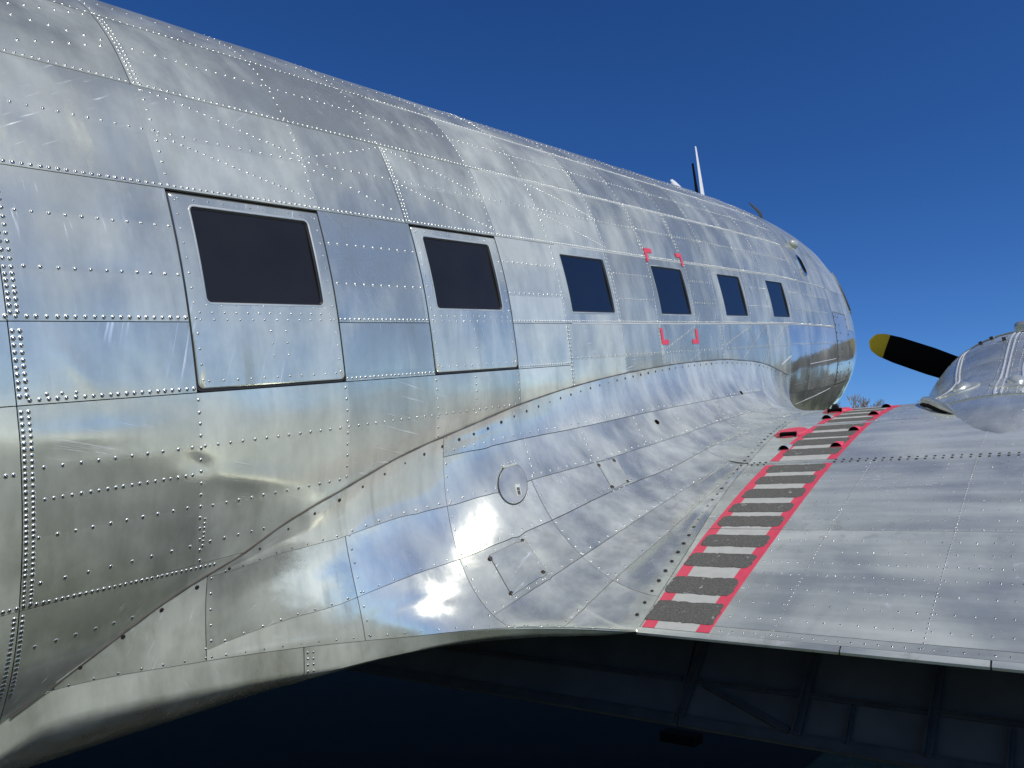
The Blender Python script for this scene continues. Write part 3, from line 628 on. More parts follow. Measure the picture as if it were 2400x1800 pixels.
R4 = np.array([(2.293, 0.905), (2.323, 0.873), (2.352, 0.842), (2.381, 0.812), (2.409, 0.785), (2.437, 0.76), (2.461, 0.737), (2.482, 0.715), (2.502, 0.693), (2.523, 0.674), (2.548, 0.656), (2.587, 0.648), (2.625, 0.652), (2.661, 0.657), (2.697, 0.661), (2.732, 0.666), (2.769, 0.671), (2.806, 0.676), (2.845, 0.681), (2.885, 0.686), (2.925, 0.691), (2.967, 0.696), (3.009, 0.701), (3.052, 0.706), (3.096, 0.712), (3.14, 0.718), (3.186, 0.724), (3.233, 0.731), (3.282, 0.738), (3.331, 0.746), (3.382, 0.754), (3.434, 0.763), (3.487, 0.772), (3.541, 0.781), (3.596, 0.789), (3.653, 0.798), (3.711, 0.807), (3.771, 0.817), (3.833, 0.826), (3.898, 0.835), (3.966, 0.845), (4.037, 0.855), (4.111, 0.865), (4.19, 0.876), (4.6, 0.95)])
R5 = np.array([(2.305, 0.999), (2.449, 0.982), (2.469, 0.944), (2.483, 0.915), (2.496, 0.89), (2.508, 0.869), (2.52, 0.85), (2.532, 0.833), (2.546, 0.818), (2.564, 0.805), (2.587, 0.802), (2.605, 0.803), (2.622, 0.804), (2.639, 0.805), (2.656, 0.807), (2.673, 0.808), (2.689, 0.809), (2.706, 0.811), (2.722, 0.813), (2.739, 0.814), (2.756, 0.816), (2.773, 0.818), (2.79, 0.82), (2.807, 0.822), (2.825, 0.824), (2.843, 0.826), (2.861, 0.828), (2.88, 0.83), (2.898, 0.832), (2.917, 0.834), (2.936, 0.836), (2.955, 0.839), (2.975, 0.841), (2.994, 0.843), (3.014, 0.846), (3.034, 0.848), (3.054, 0.851), (3.074, 0.853), (3.094, 0.856), (3.115, 0.859), (3.135, 0.861), (3.157, 0.864), (3.178, 0.867), (3.2, 0.87), (3.221, 0.873), (3.9, 0.955), (4.3, 0.99)])
def rv(R):
    if np.ndim(R) == 0: return lambda a: np.full_like(np.asarray(a, float), R)
    return lambda a: np.interp(a, R[:, 0], R[:, 1])
def fair(a0, a1, Ra, Rb, res=.010, pil=1.):
    fa, fb = rv(Ra), rv(Rb)
    u = np.linspace(a0+GAP, a1-GAP, max(3, int((a1-a0)/res)+1)); v = np.linspace(0, 1, 15)
    def fuv(U, W):
        lo_, hi_ = fa(U), fb(U); g_ = np.minimum(GAP/.9, (hi_-lo_)*.2)
        l2 = np.where(lo_ > .0005, lo_+g_, lo_); h2 = np.where(hi_ < .9995, hi_-g_, hi_)
        return U, l2+(h2-l2)*W
    FA = np.array([.8, 1.315, 1.808, 2.306, 2.79, 3.26, 3.76, 4.22, 4.88, 5.4, 5.90, 6.7]); am = rng.uniform(-1, 1, (12, 2))*.0054; sh = rng.uniform(.3, .7)
    def disp(U, W):
        i = np.clip(np.searchsorted(FA, U)-1, 0, 10); a = (U-FA[i])/(FA[i+1]-FA[i]); q = np.broadcast_to(np.linspace(0, 1, U.shape[1]), U.shape); j = (q > sh).astype(int)
        b = np.where(j == 0, q/sh, (q-sh)/(1-sh)); return pil*am[i, j]*16*a*(1-a)*b*(1-b)*np.interp(U, [1.31, 1.32, 1.8, 2.0, 4.2, 4.4], [0, .35, .35, .8, 1., .7])
    Vv, Ff = grid(fil, OUT_L, u, v, lift=.0035+rng.uniform(0, .0012), thick=.007, fuv=fuv, disp=disp)
    return make("fairing_panel", Vv, Ff, M_FILL, wing_fillet)
fair(.925, 1.315, 0., 1.)
fair(1.315, 2.306, 0., R2); fair(1.315, 1.808, R2, R3); fair(1.315, 1.808, R3, 1.); fair(1.808, 2.306, R2, R3); fair(1.808, 2.306, R3, 1.)
fair(2.306, 4.88, 0., R1); fair(2.306, 4.88, R1, R2, pil=.3); fair(2.306, 2.79, R2, R3, pil=.5); fair(2.306, 2.79, R3, R4, pil=.1); fair(2.306, 2.79, R4, R5)
fair(2.306, 2.79, R5, 1.); fair(2.79, 4.22, R2, R3, pil=.12); fair(2.79, 4.22, R3, R4); fair(2.79, 4.20, R4, R5); fair(2.79, 4.20, R5, 1.)
fair(4.22, 4.88, R2, R3); fair(4.22, 5.90, R3, 1.)
fair(4.88, 5.90, 0., R1); fair(4.88, 5.90, R1, R2); fair(4.88, 5.90, R2, R3); fair(5.90, 6.62, 0., 1.)
# underside of the fillet's tail
for a0, a1 in ((.52, 1.60), (1.60, 2.57)):
    Vv, Ff = grid(low, OUT_U, np.linspace(a0+GAP, a1-GAP, 24), np.linspace(.004, 1, 41), lift=.003, thick=.006)
    fixn(make("fairing_panel", Vv, Ff, M_FILL, wing_fillet))
# lip and grime along the fillet's upper edge
a_ = np.linspace(.83, 6.55, 160); q0 = fil(a_, 0*a_); n0 = normal(fus, a_, pch(AX, AV, a_), OUT_F)
V, F = tube(q0+n0*.004, .0022+.0014*rng.random(len(a_)), 6); fixn(make("fillet_lip", V, F, M_GRIME, wing_fillet))
FL = lambda pts, sp, r=.0042: rivets(fil, OUT_L, pts, sp, r, wing_fillet, h=.0042)
def rowR(R, d, sp=.052, a0=None, a1=None):
    q = R.copy(); 
    if a0 is not None: q = np.array([(a, np.interp(a, R[:, 0], R[:, 1])) for a in np.linspace(a0, a1, 16)])
    q[:, 1] -= d; FL(q, sp)
rowR(R1, .022, .062); rowR(R2, .018, .058); rowR(R3, .016, .060); rowR(R4, .014, .062); rowR(R5, .012, .07)
for a, w0, w1, sp in ((1.330, .08, .97, .050), (1.825, .33, .97, .046), (2.322, .01, .99, .052), (2.805, .31, .83, .050), (2.825, .15, .30, .036), (3.26, .21, .36, .034), (3.76, .28, .66, .040), (4.235, .06, .99, .050), (4.895, .02, .80, .048), (5.40, .14, .32, .05), (5.2, .36, .58, .06), (5.51, .42, .58, .05), (5.945, .03, .95, .06)):
    FL([(a, w0), (a, w1)], sp)
FL([(.96, .95), (1.4, .972), (2.0, .978), (2.52, .985)], .060)
LF = lambda pts, sp: rivets(low, OUT_U, pts, sp, .0044, wing_fillet, h=.003)
for a in (1.612, 1.63): LF([(a, .06), (a, .40)], .020)
# dark screws
def disc_screws(fn, out, us, vs_, r, h, parent, mat=M_SCREW, name="screw"):
    base = None
    for u, v in zip(us, vs_):
        p = fn(np.array([u]), np.array([v]))[0]; nn = normal(fn, np.array([u]), np.array([v]), out)[0]
        rr = r*rng.uniform(.85, 1.25)
        if base is None:
            V = [(math.cos(2*math.pi*k/8)*s, math.sin(2*math.pi*k/8)*s, z) for s, z in ((1, -.3), (.95, .25), (.5, .42)) for k in range(8)]+[(0, 0, .40)]
            F = [(j*8+k, j*8+(k+1) % 8, (j+1)*8+(k+1) % 8, (j+1)*8+k) for j in range(2) for k in range(8)]+[(16+k, 16+(k+1) % 8, 24) for k in range(8)]
            base = bpy.data.meshes.new(name); base.from_pydata(V, [], F); base.materials.append(mat)
        o = bpy.data.objects.new(name, base); C.objects.link(o); o.parent = parent
        o.location = (p+nn*h-BASE).tolist(); o.rotation_mode = 'QUATERNION'; o.rotation_quaternion = Vector(nn.tolist()).to_track_quat('Z', 'Y')
        o.scale = (rr, rr, rr)
a = np.concatenate([np.linspace(.98, 2.3, 14), np.linspace(2.40, 6.5, 46)]); wl0 = np.interp(a, [.9, 1.4, 2.4, 4, 6.5], [.11, .075, .045, .028, .028])
disc_screws(fil, OUT_L, a, wl0, .0058, .0042, wing_fillet)
er = np.linspace(2.42, 5.25, 40); ea = np.interp(er, SE, SX); disc_screws(fil, OUT_L, ea, .968+0*ea, .0070, .0045, wing_fillet)

# round fuel door, access panels
def door_poly(cx, cy, rx, ry, n=36): return np.array([(cx+rx*math.cos(2*math.pi*k/n), cy+ry*math.sin(2*math.pi*k/n)) for k in range(n)])
def round_door():
    c = np.array([2.669, .294]); lp = [door_poly(*c, .090*s, .073*s) for s in (1.06, 1.0, .98, .66, .33)]
    V, F = loops(fil, OUT_L, [lp[0]*.0+(c+(lp[0]-c)), lp[0]], [-.002, .0048]); 
    rim = fixn(make("door_rim", *loops(fil, OUT_L, [lp[0], lp[1]], [.0049, .0049]), M_RUB, None, smooth=False))
    d = fixn(make("fuel_door", *loops(fil, OUT_L, [lp[1], lp[1], lp[2], lp[3], lp[4], lp[4]*0+c+(lp[4]-c)*.02], [.003, .0085, .0098, .0098, .0098, .0098], close_last=True), M_FILL, aircraft, angle=30))
    rim.parent = d
    l0 = np.array([(2.673, .299), (2.703, .309), (2.692, .352), (2.661, .343)]); cc = l0.mean(0)
    latch = fixn(make("latch", *loops(fil, OUT_L, [dense(l0, 3), dense(l0, 3), dense(cc+(l0-cc)*.9, 3)], [.008, .0125, .0135], close_last=True), M_LIP, d, smooth=False))
    for t0, t1 in ((.30, .55), (.58, .92)):
        q = np.array([l0[0]+(l0[3]-l0[0])*t0+(l0[1]-l0[0])*.22, l0[0]+(l0[3]-l0[0])*t0+(l0[1]-l0[0])*.78, l0[0]+(l0[3]-l0[0])*t1+(l0[1]-l0[0])*.78, l0[0]+(l0[3]-l0[0])*t1+(l0[1]-l0[0])*.22])
        fixn(make("latch_slot", *loops(fil, OUT_L, [dense(q, 3), dense(q, 3)], [.012, .0142], close_last=True), M_FRIB, d, smooth=False))
    hp = [(2.635, .216), (2.724, .231)]
    k = np.linspace(0, 1, 5)[:, None]; q = np.array(hp[0])*(1-k)+np.array(hp[1])*k
    fixn(make("hinge", *tube(fil(q[:, 0], q[:, 1])+normal(fil, q[:, 0], q[:, 1], OUT_L)*.010, .005, 8), M_LIP, d))
    FL([(2.64, .206), (2.726, .218)], .02, .0028); FL(door_poly(*c, .102, .084, 20)[2:18], .04, .0030)
round_door()
def access(pts, sc_pts):
    p = np.array(pts, float); c = p.mean(0)
    def rnd(s): return c+(p-c)*s
    def dn(q): return dense(q, 3)
    o = fixn(make("access_panel", *loops(fil, OUT_L, [dn(rnd(k)) for k in (1.0, 1.0, .985, .6, .2, .02)], [.002, .0062, .0072, .0070, .0070, .0070], close_last=True), M_FILL, aircraft, angle=30))
    fixn(make("panel_edge", *loops(fil, OUT_L, [dn(rnd(1.022)), dn(rnd(1.0))], [.0051, .0051]), M_SHELL, o, smooth=False))
    s = np.array(sc_pts, float)
    disc_screws(fil, OUT_L, s[:, 0], s[:, 1], .0080, .0072, o)
    q = np.vstack([dn(rnd(1.13)), dn(rnd(1.13))[:1]]); FL(q, .040, .0030)
access([(2.431, 0.549), (2.469, 0.53), (2.503, 0.51), (2.539, 0.493), (2.593, 0.488), (2.594, 0.523), (2.593, 0.558), (2.59, 0.592), (2.584, 0.626), (2.531, 0.644), (2.497, 0.673), (2.465, 0.706), (2.426, 0.741), (2.431, 0.688), (2.434, 0.639), (2.434, 0.593)],
       [(2.428, 0.564), (2.577, 0.487), (2.562, 0.621), (2.428, 0.73)])
access([(3.269, 0.404), (3.307, 0.411), (3.345, 0.419), (3.385, 0.426), (3.424, 0.433), (3.423, 0.468), (3.418, 0.502), (3.412, 0.536), (3.403, 0.569), (3.364, 0.563), (3.327, 0.558), (3.29, 0.553), (3.254, 0.547), (3.262, 0.512), (3.267, 0.477), (3.269, 0.441)],
       [(3.27, 0.418), (3.398, 0.439), (3.388, 0.563), (3.261, 0.539)])
# little vents
for u, v in ((3.97, .361), (5.40, .335)):
    disc_screws(fil, OUT_L, [u], [v], .016, .0048, wing_fillet, M_BLACK, "drain_hole")

# ---- wing
XH = 3.05                                        # flap hinge
def wing_section(dz=0.):
    xs_ = np.linspace(2.338, 6.3, 46); up = [(x, wz(x)-dz) for x in xs_]
    k = np.arange(0, 90, 3); nose = [(XW[i], ZW[i]-dz*.5) for i in range(150, 0, -6)]; nose_l = [(XL[i], ZL[i]) for i in range(0, 150, 6)]
    lowr = [(x, lz(x)) for x in np.linspace(6.2, XH, 24)]
    aft = [(XH, wz(XH)-.05), (2.7, wz(2.7)-.030), (2.338, wz(2.338)-.016)]
    return np.array(up+nose+nose_l+lowr+aft)
secn = wing_section(.006)
def wing_shell(ys, name, parent, mat, dxs=None, sc_=None):
    secs = []
    for i, y in enumerate(ys):
        s = secn.copy()
        if sc_ is not None:
            c0 = np.array([4.8, -.72]); s = c0+(s-c0)*sc_[i]; s[:, 1] += dxs[i]
        secs.append(np.array([(x, y, z) for x, z in s]))
    return fixn(make(name, *loft(secs), mat, parent, angle=35))
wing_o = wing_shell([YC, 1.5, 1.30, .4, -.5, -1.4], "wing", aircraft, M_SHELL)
wing_shell([-1.4, -6, -11], "outer_wing", wing_o, M_WING, [0, .55, 1.15], [1., .72, .38])
wing_shell([2*YC+1.4, 6.2, YC+.9], "port_wing", wing_o, M_WING, [0, 0, 0], [1, 1, 1])
W_OBJ[0] = wing_o
def yroot(x): return pch(EX, EY, x)-.0015
WBX = np.array([2.3, 2.372, 2.456, 2.546, 2.640, 2.737, 2.823, 2.908, 2.998, 3.090, 3.179, 3.271, 3.363, 3.454, 3.541, 3.629, 3.73, 3.80, 3.90, 4.062, 4.25, 4.45, 4.73, 4.95, 5.2, 5.6, 6.3]); WBY = np.array([-1.5, -.8, -.36, .03, .25, .452, .66, .872, 1.10, 1.30, 1.6])
WA = rng.uniform(-1, .4, (len(WBX), len(WBY)))*.0013
def wdisp(x, y):
    i = np.clip(np.searchsorted(WBX, x)-1, 0, len(WBX)-2); j = np.clip(np.searchsorted(WBY, y)-1, 0, len(WBY)-2)
    a = (x-WBX[i])/(WBX[i+1]-WBX[i]); b = (y-WBY[j])/(WBY[j+1]-WBY[j]); return WA[i, j]*16*a*(1-a)*b*(1-b)
rows_x = [2.352, 2.395, 3.085, 3.903, 4.73, 6.05]; YO = [-1.4, -.45, 2.0]
for x0, x1 in zip(rows_x[:-1], rows_x[1:]):
    for s_ in range(2):
        ya = (lambda x: np.full_like(x, -1.4)) if s_ == 0 else (lambda x: np.full_like(x, -.42))
        yb = (lambda x: np.full_like(x, -.42)) if s_ == 0 else yroot
        def fuv(U, W, ya=ya, yb=yb): return U, ya(U)+.0015+(yb(U)-ya(U)-.003)*W
        Vv, Ff = grid(wing, OUT_W, np.linspace(x0+.0012, x1-.0012, max(3, int((x1-x0)/.022))), np.linspace(0, 1, 60), lift=.001+rng.uniform(0, .0006), thick=.006, fuv=fuv, disp=wdisp)
        make("wing_panel", Vv, Ff, M_WING, wing_o)
# trailing edge strip in three lengths
for y0, y1 in ((-1.4, .285), (.288, .66), (.663, 1.312)):
    s = np.array([(2.352, wz(2.352)+.0014), (2.335, wz(2.335)+.0010), (2.3285, wz(2.335)-.004), (2.3300, wz(2.335)-.012), (2.345, wz(2.345)-.014)])
    V, F = loft([np.array([(x, y, z) for x, z in s]) for y in (y0+.001, y1-.001)])
    fixn(make("trailing_edge_strip", V, F, M_WING, wing_o, angle=50))
WR = lambda pts, sp, r=.0036: rivets(wing, OUT_W, pts, sp, r, wing_o, h=.0014)
for x, sp in ((2.372, .036), (2.456, .050), (2.546, .050), (2.640, .050), (2.737, .030), (2.823, .030), (2.908, .052), (2.998, .052), (3.100, .040), (3.179, .055), (3.271, .055), (3.363, .055), (3.454, .055), (3.541, .055), (3.629, .055), (3.73, .055), (3.80, .055), (3.86, .05), (4.062, .06), (4.25, .06), (4.45, .06), (4.65, .06), (4.715, .03), (4.745, .03), (4.95, .07), (5.2, .07)):
    WR([(x, -.40), (x, 1.03)], sp, .0040 if x < 3.05 else .0036)
    if x < 5: WR([(x, 1.345+.03*(x-2.33)/2*2), (x, float(yroot(np.array(x)))-.03)], .045, .0030)
for y in (.872, .452, .03):
    WR([(2.375, y), (3.08, y-.012)], .025, .0040); WR([(3.095, y-.012), (3.87, y-.018)], .027, .0038); WR([(3.95, y-.02), (4.7, y-.03)], .04, .003)
for x in (3.886, 3.921):
    ys_ = np.concatenate([np.arange(-.35, 1.03, .0352), np.arange(1.36, 1.45, .03)])
    disc_screws(wing, OUT_W, x+0*ys_, ys_, .0052, .0020, wing_o)

# walkway: pale paint, red bands, gritty treads
def wpatch(name, poly, h, th, mat, parent=wing_o):
    poly = np.array(poly, float); V, F = loops(wing, OUT_W, [poly, poly], [h-th, h], close_last=True); return fixn(make(name, V, F, mat, parent, smooth=False))
yl = lambda x: np.interp(x, [2.33, 3.0, 3.6, 4.2, 4.8, 5.4], [1.300, 1.335, 1.345, 1.345, 1.325, 1.30]); yr = lambda x: np.interp(x, [2.33, 3.0, 3.6, 4.2, 4.8, 5.4], [1.064, 1.040, 1.030, 1.020, 1.010, .985])
def band(name, f0, f1, x0, x1, h, mat):
    V, F = grid(wing, OUT_W, np.linspace(x0, x1, 50), np.linspace(0, 1, 3), lift=h, thick=.0008, fuv=lambda U, W: (U, f0(U)+(f1(U)-f0(U))*W))
    return make(name, V, F, mat, wing_o)
for x0, x1 in ((2.354, 3.083), (3.088, 3.872), (3.935, 4.70), (4.76, 5.44)):
    band("walkway_paint", lambda x: yr(x)+.044, lambda x: yl(x)-.044, x0, x1, .0022, M_GREY)
    band("walkway_band", lambda x: yr(x), lambda x: yr(x)+.046, x0, x1, .0025, M_RED); band("walkway_band", lambda x: yl(x)-.046, lambda x: yl(x), x0, x1, .0025, M_RED)
TR = [(2.389,2.527,1.060,1.318),(2.562,2.694,1.061,1.328),(2.756,2.877,1.057,1.330),(2.919,3.037,1.052,1.328),(3.102,3.220,1.049,1.329),(3.247,3.359,1.050,1.329),(3.407,3.533,1.044,1.325),(3.580,3.704,1.042,1.321),(3.744,3.870,1.041,1.322),(4.013,4.150,1.032,1.319),(4.202,4.345,1.034,1.323),(4.370,4.502,1.037,1.318),(4.552,4.690,1.029,1.306),(4.770,4.890,1.025,1.285),(4.945,5.06,1.02,1.28),(5.11,5.22,1.03,1.28),(5.27,5.38,1.02,1.28)]
for i, (x0, x1, y0, y1) in enumerate(TR):
    x0 += .004; x1 -= .006
    r_ = .027 if i else .012
    lp = rrect(x0, x1, y0+.004, y1-.004, r_, m=7, n=26); k = np.linspace(0, 2*math.pi, len(lp), endpoint=False)
    c = lp.mean(0); amp = .0026+.0022*rng.random(len(lp))+.0016*np.sin(k*rng.integers(3, 9)+i)+.0015*np.sin(k*rng.integers(11, 23)+2*i)+.0060*(rng.random(len(lp)) < .04); lp = lp-unit(lp-c)*amp[:, None]
    c2 = c+(lp-c)*np.array([.975, .985])
    fixn(make("tread_strip", *loops(wing, OUT_W, [lp, lp, c2], [.0015, .0036, .0042], close_last=True), M_TREAD, wing_o, smooth=False))

# fuel filler caps
def filler(cx, cy, r):
    n = 40; ring_ = lambda s: np.array([(cx+r*s*math.cos(2*math.pi*k/n), cy+r*s*.92*math.sin(2*math.pi*k/n)) for k in range(n)])
    o = fixn(make("filler_cap", *loops(wing, OUT_W, [ring_(1), ring_(1), ring_(.97), ring_(.84), ring_(.80), ring_(.1)], [.002, .007, .0085, .0085, .019, .021], close_last=True), M_RED, aircraft, angle=30))
    P0 = wing(cx-r*.82, cy)+np.array([0, 0, .016]); fixn(make("cap_slot", *box(P0, (.012, 0, .003), (0, r*.42, 0), (-.001, 0, .010)), M_BLACK, o, smooth=False))
    return o
filler(4.52, 1.395, .105)
f2 = filler(5.30, 1.335, .100)
P0 = wing(5.24, 1.335)+np.array([0, 0, .035]); fixn(make("cap_handle", *joinVF([box(P0-np.array([0, 0, .006]), (.013, 0, .003), (0, .021, 0), (-.001, 0, .011)), box(P0+np.array([0, .0, .014]), (.011, 0, 0), (0, .015, 0), (0, 0, .005))]), M_RUB, f2, smooth=False))
# small scoops, open to the rear
def scoop(x, y, L, w, h, mat, pad):
    n = 13; secs = []; prof = np.linspace(-1, 1, n)
    for t in np.linspace(0, 1, 8):
        k = max(0., 1-t**1.6); xx = x+L*t
        secs.append(np.array([(xx, y+w*(1-.35*t)*p, float(wz(xx))+.002+h*k*max(0., 1-abs(p)**2.2)**.8) for p in prof]))
    V, F = loft(secs, close=False, cap0=False, cap1=False)
    o = fixn(make("vent_blister", V, F, mat, wing_o))
    inner = np.array([(x+.018, y+w*.93*p, float(wz(x))+.0022+h*.93*max(0., 1-abs(p)**2.2)**.8) for p in prof]); floor = inner.copy(); floor[:, 2] = float(wz(x))+.001
    V = np.vstack([inner, floor]); F = [(i, i+1, n+i+1, n+i) for i in range(n-1)]
    back = fixn(make("vent_opening", V, F, M_BLACK, wing_o, smooth=False))
    if pad:
        pp = rrect(x-.02, x+L*1.15, max(y-w*1.25, float(yr(x))+.001), y+w*.9, .02); wpatch("vent_pad", pp, .0040, .001, M_RED)
    return o
for x, y, p in ((4.14, 1.336, 0), (4.925, 1.312, 0), (4.145, 1.075, 1), (4.485, 1.062, 1), (4.945, 1.052, 1), (5.30, 1.05, 1)):
    scoop(x, y, .115, .030, .024, M_RED if p else M_LIP, p)

# ---- split flap hanging open under the trailing edge
def flap(y0, y1, name="wing_flap"):
    H = np.array([XH, -.925]); T = np.array([2.648, -1.297]); d = T-H; nrm = np.array([-d[1], d[0]])/np.hypot(*d); nrm = nrm if nrm[0] < 0 else -nrm
    nrm = np.array([-abs(d[1]), abs(d[0])])/np.hypot(*d)
    at = lambda t, h: H+d*t+nrm*h
    pr = [at(0, .012), at(.97, .006), at(1.0, .002), at(1.0, -.012), at(.5, -.035), at(0, -.03)]
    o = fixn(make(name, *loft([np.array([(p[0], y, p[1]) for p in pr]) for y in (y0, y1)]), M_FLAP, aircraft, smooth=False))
    def bar(t0, h0, y0_, t1, h1, y1_, wd, dp, nm, m=M_FRIB):
        a = at(t0, h0); b = at(t1, h1); A = np.array([a[0], y0_, a[1]]); B = np.array([b[0], y1_, b[1]]); D = B-A; L = np.linalg.norm(D); D /= L
        n3 = np.array([nrm[0], 0, nrm[1]]); s = np.cross(D, n3); s /= np.linalg.norm(s)
        V, F = joinVF([box((A+B)/2, D*L/2, s*wd, n3*.0025), box((A+B)/2+s*wd*.9, D*L/2, s*.003, n3*dp)])
        return fixn(make(nm, V, F, m, o, smooth=False))
    bar(.69, .016, y0+.01, .69, .016, y1-.01, .007, .013, "stringer"); bar(.965, .012, y0+.004, .965, .012, y1-.004, .020, .006, "edge_strip"); bar(.30, .016, y0+.01, .30, .016, y1-.01, .007, .013, "stringer")
    return o, bar
fl, bar = flap(-1.4, 1.36)
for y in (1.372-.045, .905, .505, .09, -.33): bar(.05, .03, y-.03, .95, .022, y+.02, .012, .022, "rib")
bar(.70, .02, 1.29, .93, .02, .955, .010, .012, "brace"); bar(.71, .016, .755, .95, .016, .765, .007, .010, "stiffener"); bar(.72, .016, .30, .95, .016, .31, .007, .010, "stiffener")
flap(1.37, 2*YC-1.37)
fixn(make("drain_tab", *box((2.66, 1.36, -1.345), (.035, 0, -.006), (0, .070, 0), (.003, 0, .016)), M_BLACK, fl, smooth=False))

# ---- engine nacelle
NY = .43; NZ = -.70
NX = np.array([4.22,4.35,4.75,5.1,5.47,6.0,6.6,7.2,7.6,8.3,8.8,9.05,9.12])
NT = np.array([-.452,-.420,-.350,-.322,-.292,-.215,-.105,-.012,.012,.018,-.02,-.09,-.16])
NWID = np.array([.0,.09,.22,.31,.42,.56,.66,.715,.73,.73,.69,.62,.55])
def nac(x, p):
    """p: angle from +y over the top"""
    x, p = np.broadcast_arrays(np.asarray(x, float), np.asarray(p, float))
    top = pch(NX, NT, x); w = pch(NX, NWID, x); h = top-NZ
    zw = np.where(x < 6.2, wz(np.clip(x, 2.34, 6.2)), -.9)
    k = np.clip((zw-NZ)/np.maximum(h, .02), 0, .985); full = w/np.sqrt(1-k*k); blend = np.clip((x-5.47)/.6, 0, 1)
    hw = np.where(x < 5.47, full, full*(1-blend)+w*blend)
    cy = NY+np.interp(x, [4.2, 5.0, 6.0], [-.06, -.02, 0])
    s = np.sin(p); hb = np.where(s > 0, h, np.interp(x, [4.2, 6, 7.5, 9.1], [.2, .65, .75, .60]))
    return np.stack([x, cy+hw*np.cos(p), NZ+hb*s], -1)
pa = np.linspace(0, 2*math.pi, 56, endpoint=False)
nacelle = fixn(make("engine_nacelle", *loft([nac(np.full_like(pa, x), pa)-0 for x in np.linspace(4.24, 9.10, 60)]), M_NAC, aircraft))
OUT_N = sgn(nac, 7.5, math.pi/2, (0, 0, 1))
def cowl(x0, x1, lift, name="cowl_panel", p0=-.35, p1=math.pi+.35, mat=M_NAC):
    return fixn(make(name, *grid(nac, OUT_N, np.linspace(x0, x1, max(3, int((x1-x0)/.08))), np.linspace(p0, p1, 48), lift=lift, thick=.010), mat, nacelle))
cowl(5.13, 5.70, .005); cowl(5.703, 6.30, .006); cowl(6.303, 6.95, .007); cowl(6.953, 7.60, .008); cowl(8.05, 9.08, .012)
for p in (.98, 1.02, 1.50, 1.545, 1.69, 1.735):
    fixn(make("cowl_strap", *grid(nac, OUT_N, np.linspace(5.14, 7.58, 40), np.linspace(p, p+.012, 3), lift=.0125, thick=.008), M_BEAD, nacelle))
for k in range(14):
    p0 = -.3+k*(math.pi+.6)/14; cowl(7.605, 8.06, .022, "cowl_flap", p0+.008, p0+(math.pi+.6)/14-.008)
NR = lambda pts, sp, r=.0038: rivets(nac, OUT_N, pts, sp, r, nacelle, h=.009)
for x in (5.15, 5.17): NR([(x, .5), (x, math.pi-.5)], .030)
for p in (.94, 1.06, 1.46, 1.585, 1.65, 1.775): NR([(5.2, p), (7.5, p)], .032, .0034)
for x in (6.3, 6.95): NR([(x, .2), (x, math.pi-.2)], .04, .0034)
# dark screws down the nose door
for x in (8.20, 8.33, 8.64): disc_screws(fus, OUT_F, [x]*9, np.linspace(.475, .63, 9), .007, .0045, door)
# two small scoops on the nacelle's flank
for x, p in ((5.62, 1.18), (5.55, 1.62)):
    c = np.array([x, p]); el = lambda s: np.array([(x+.16*s*math.cos(a), p+.17*s*math.sin(a)) for a in np.linspace(0, 2*math.pi, 24, endpoint=False)])
    b_ = fixn(make("scoop_plate", *loops(nac, OUT_N, [el(1), el(1), el(.95), el(.1)], [.004, .011, .012, .012], close_last=True), M_LIP, nacelle, angle=30))
    blister("louvre", nac, OUT_N, x+.02, p+.02, .10, .075, .045, M_NAC, nacelle)
# air intake on top and small catches
def sec_(x, w, h):
    z0 = float(pch(NX, NT, x))
    return np.array([(x, NY+w*math.copysign(abs(math.cos(a))**.5, math.cos(a)), z0-.03+h*(.5+.5*math.copysign(abs(math.sin(a))**.5, math.sin(a)))) for a in np.linspace(0, 2*math.pi, 24, endpoint=False)])
fixn(make("air_intake", *loft([sec_(8.30, .085, .10), sec_(8.34, .10, .13), sec_(8.6, .11, .15), sec_(8.95, .105, .14)]), M_NAC, aircraft))
for x, p in ((7.30, 1.95), (7.02, 2.2), (7.4, 2.05)):
    q = nac(np.array([x]), np.array([math.pi-p]))[0]; q = nac(np.array([x]), np.array([p-.75]))[0]; nn = normal(nac, np.array([x]), np.array([p-.75]), OUT_N)[0]
    fixn(make("catch", *box(q+nn*.02, (.02, 0, 0), np.cross(nn, (1, 0, 0))*.012, nn*.014), M_FRIB, nacelle, smooth=False))
# intake lip along the inboard flank, where the cowling meets the wing
path = np.array([(5.50, .885, -.345), (5.32, .835, -.318), (5.12, .765, -.318), (4.93, .69, -.335), (4.78, .62, -.362)])
kk = np.linspace(0, 4, 24); path = np.stack([np.interp(kk, np.arange(5), path[:, i]) for i in range(3)], 1)
rad_ = np.interp(np.linspace(0, 1, 24), [0, .3, .8, 1], [.014, .026, .026, .008]); path[:, 2] -= .012
duct = fixn(make("exhaust_shroud", *tube(path, rad_, 10), M_NAC, aircraft))
fixn(make("shroud_gap", *tube(path+np.array([-.020, .012, -.026]), rad_*.62, 8), M_BLACK, duct)); fixn(make("shroud_edge", *tube(path+np.array([-.034, .014, -.040]), rad_*.5, 8), M_NAC, duct))

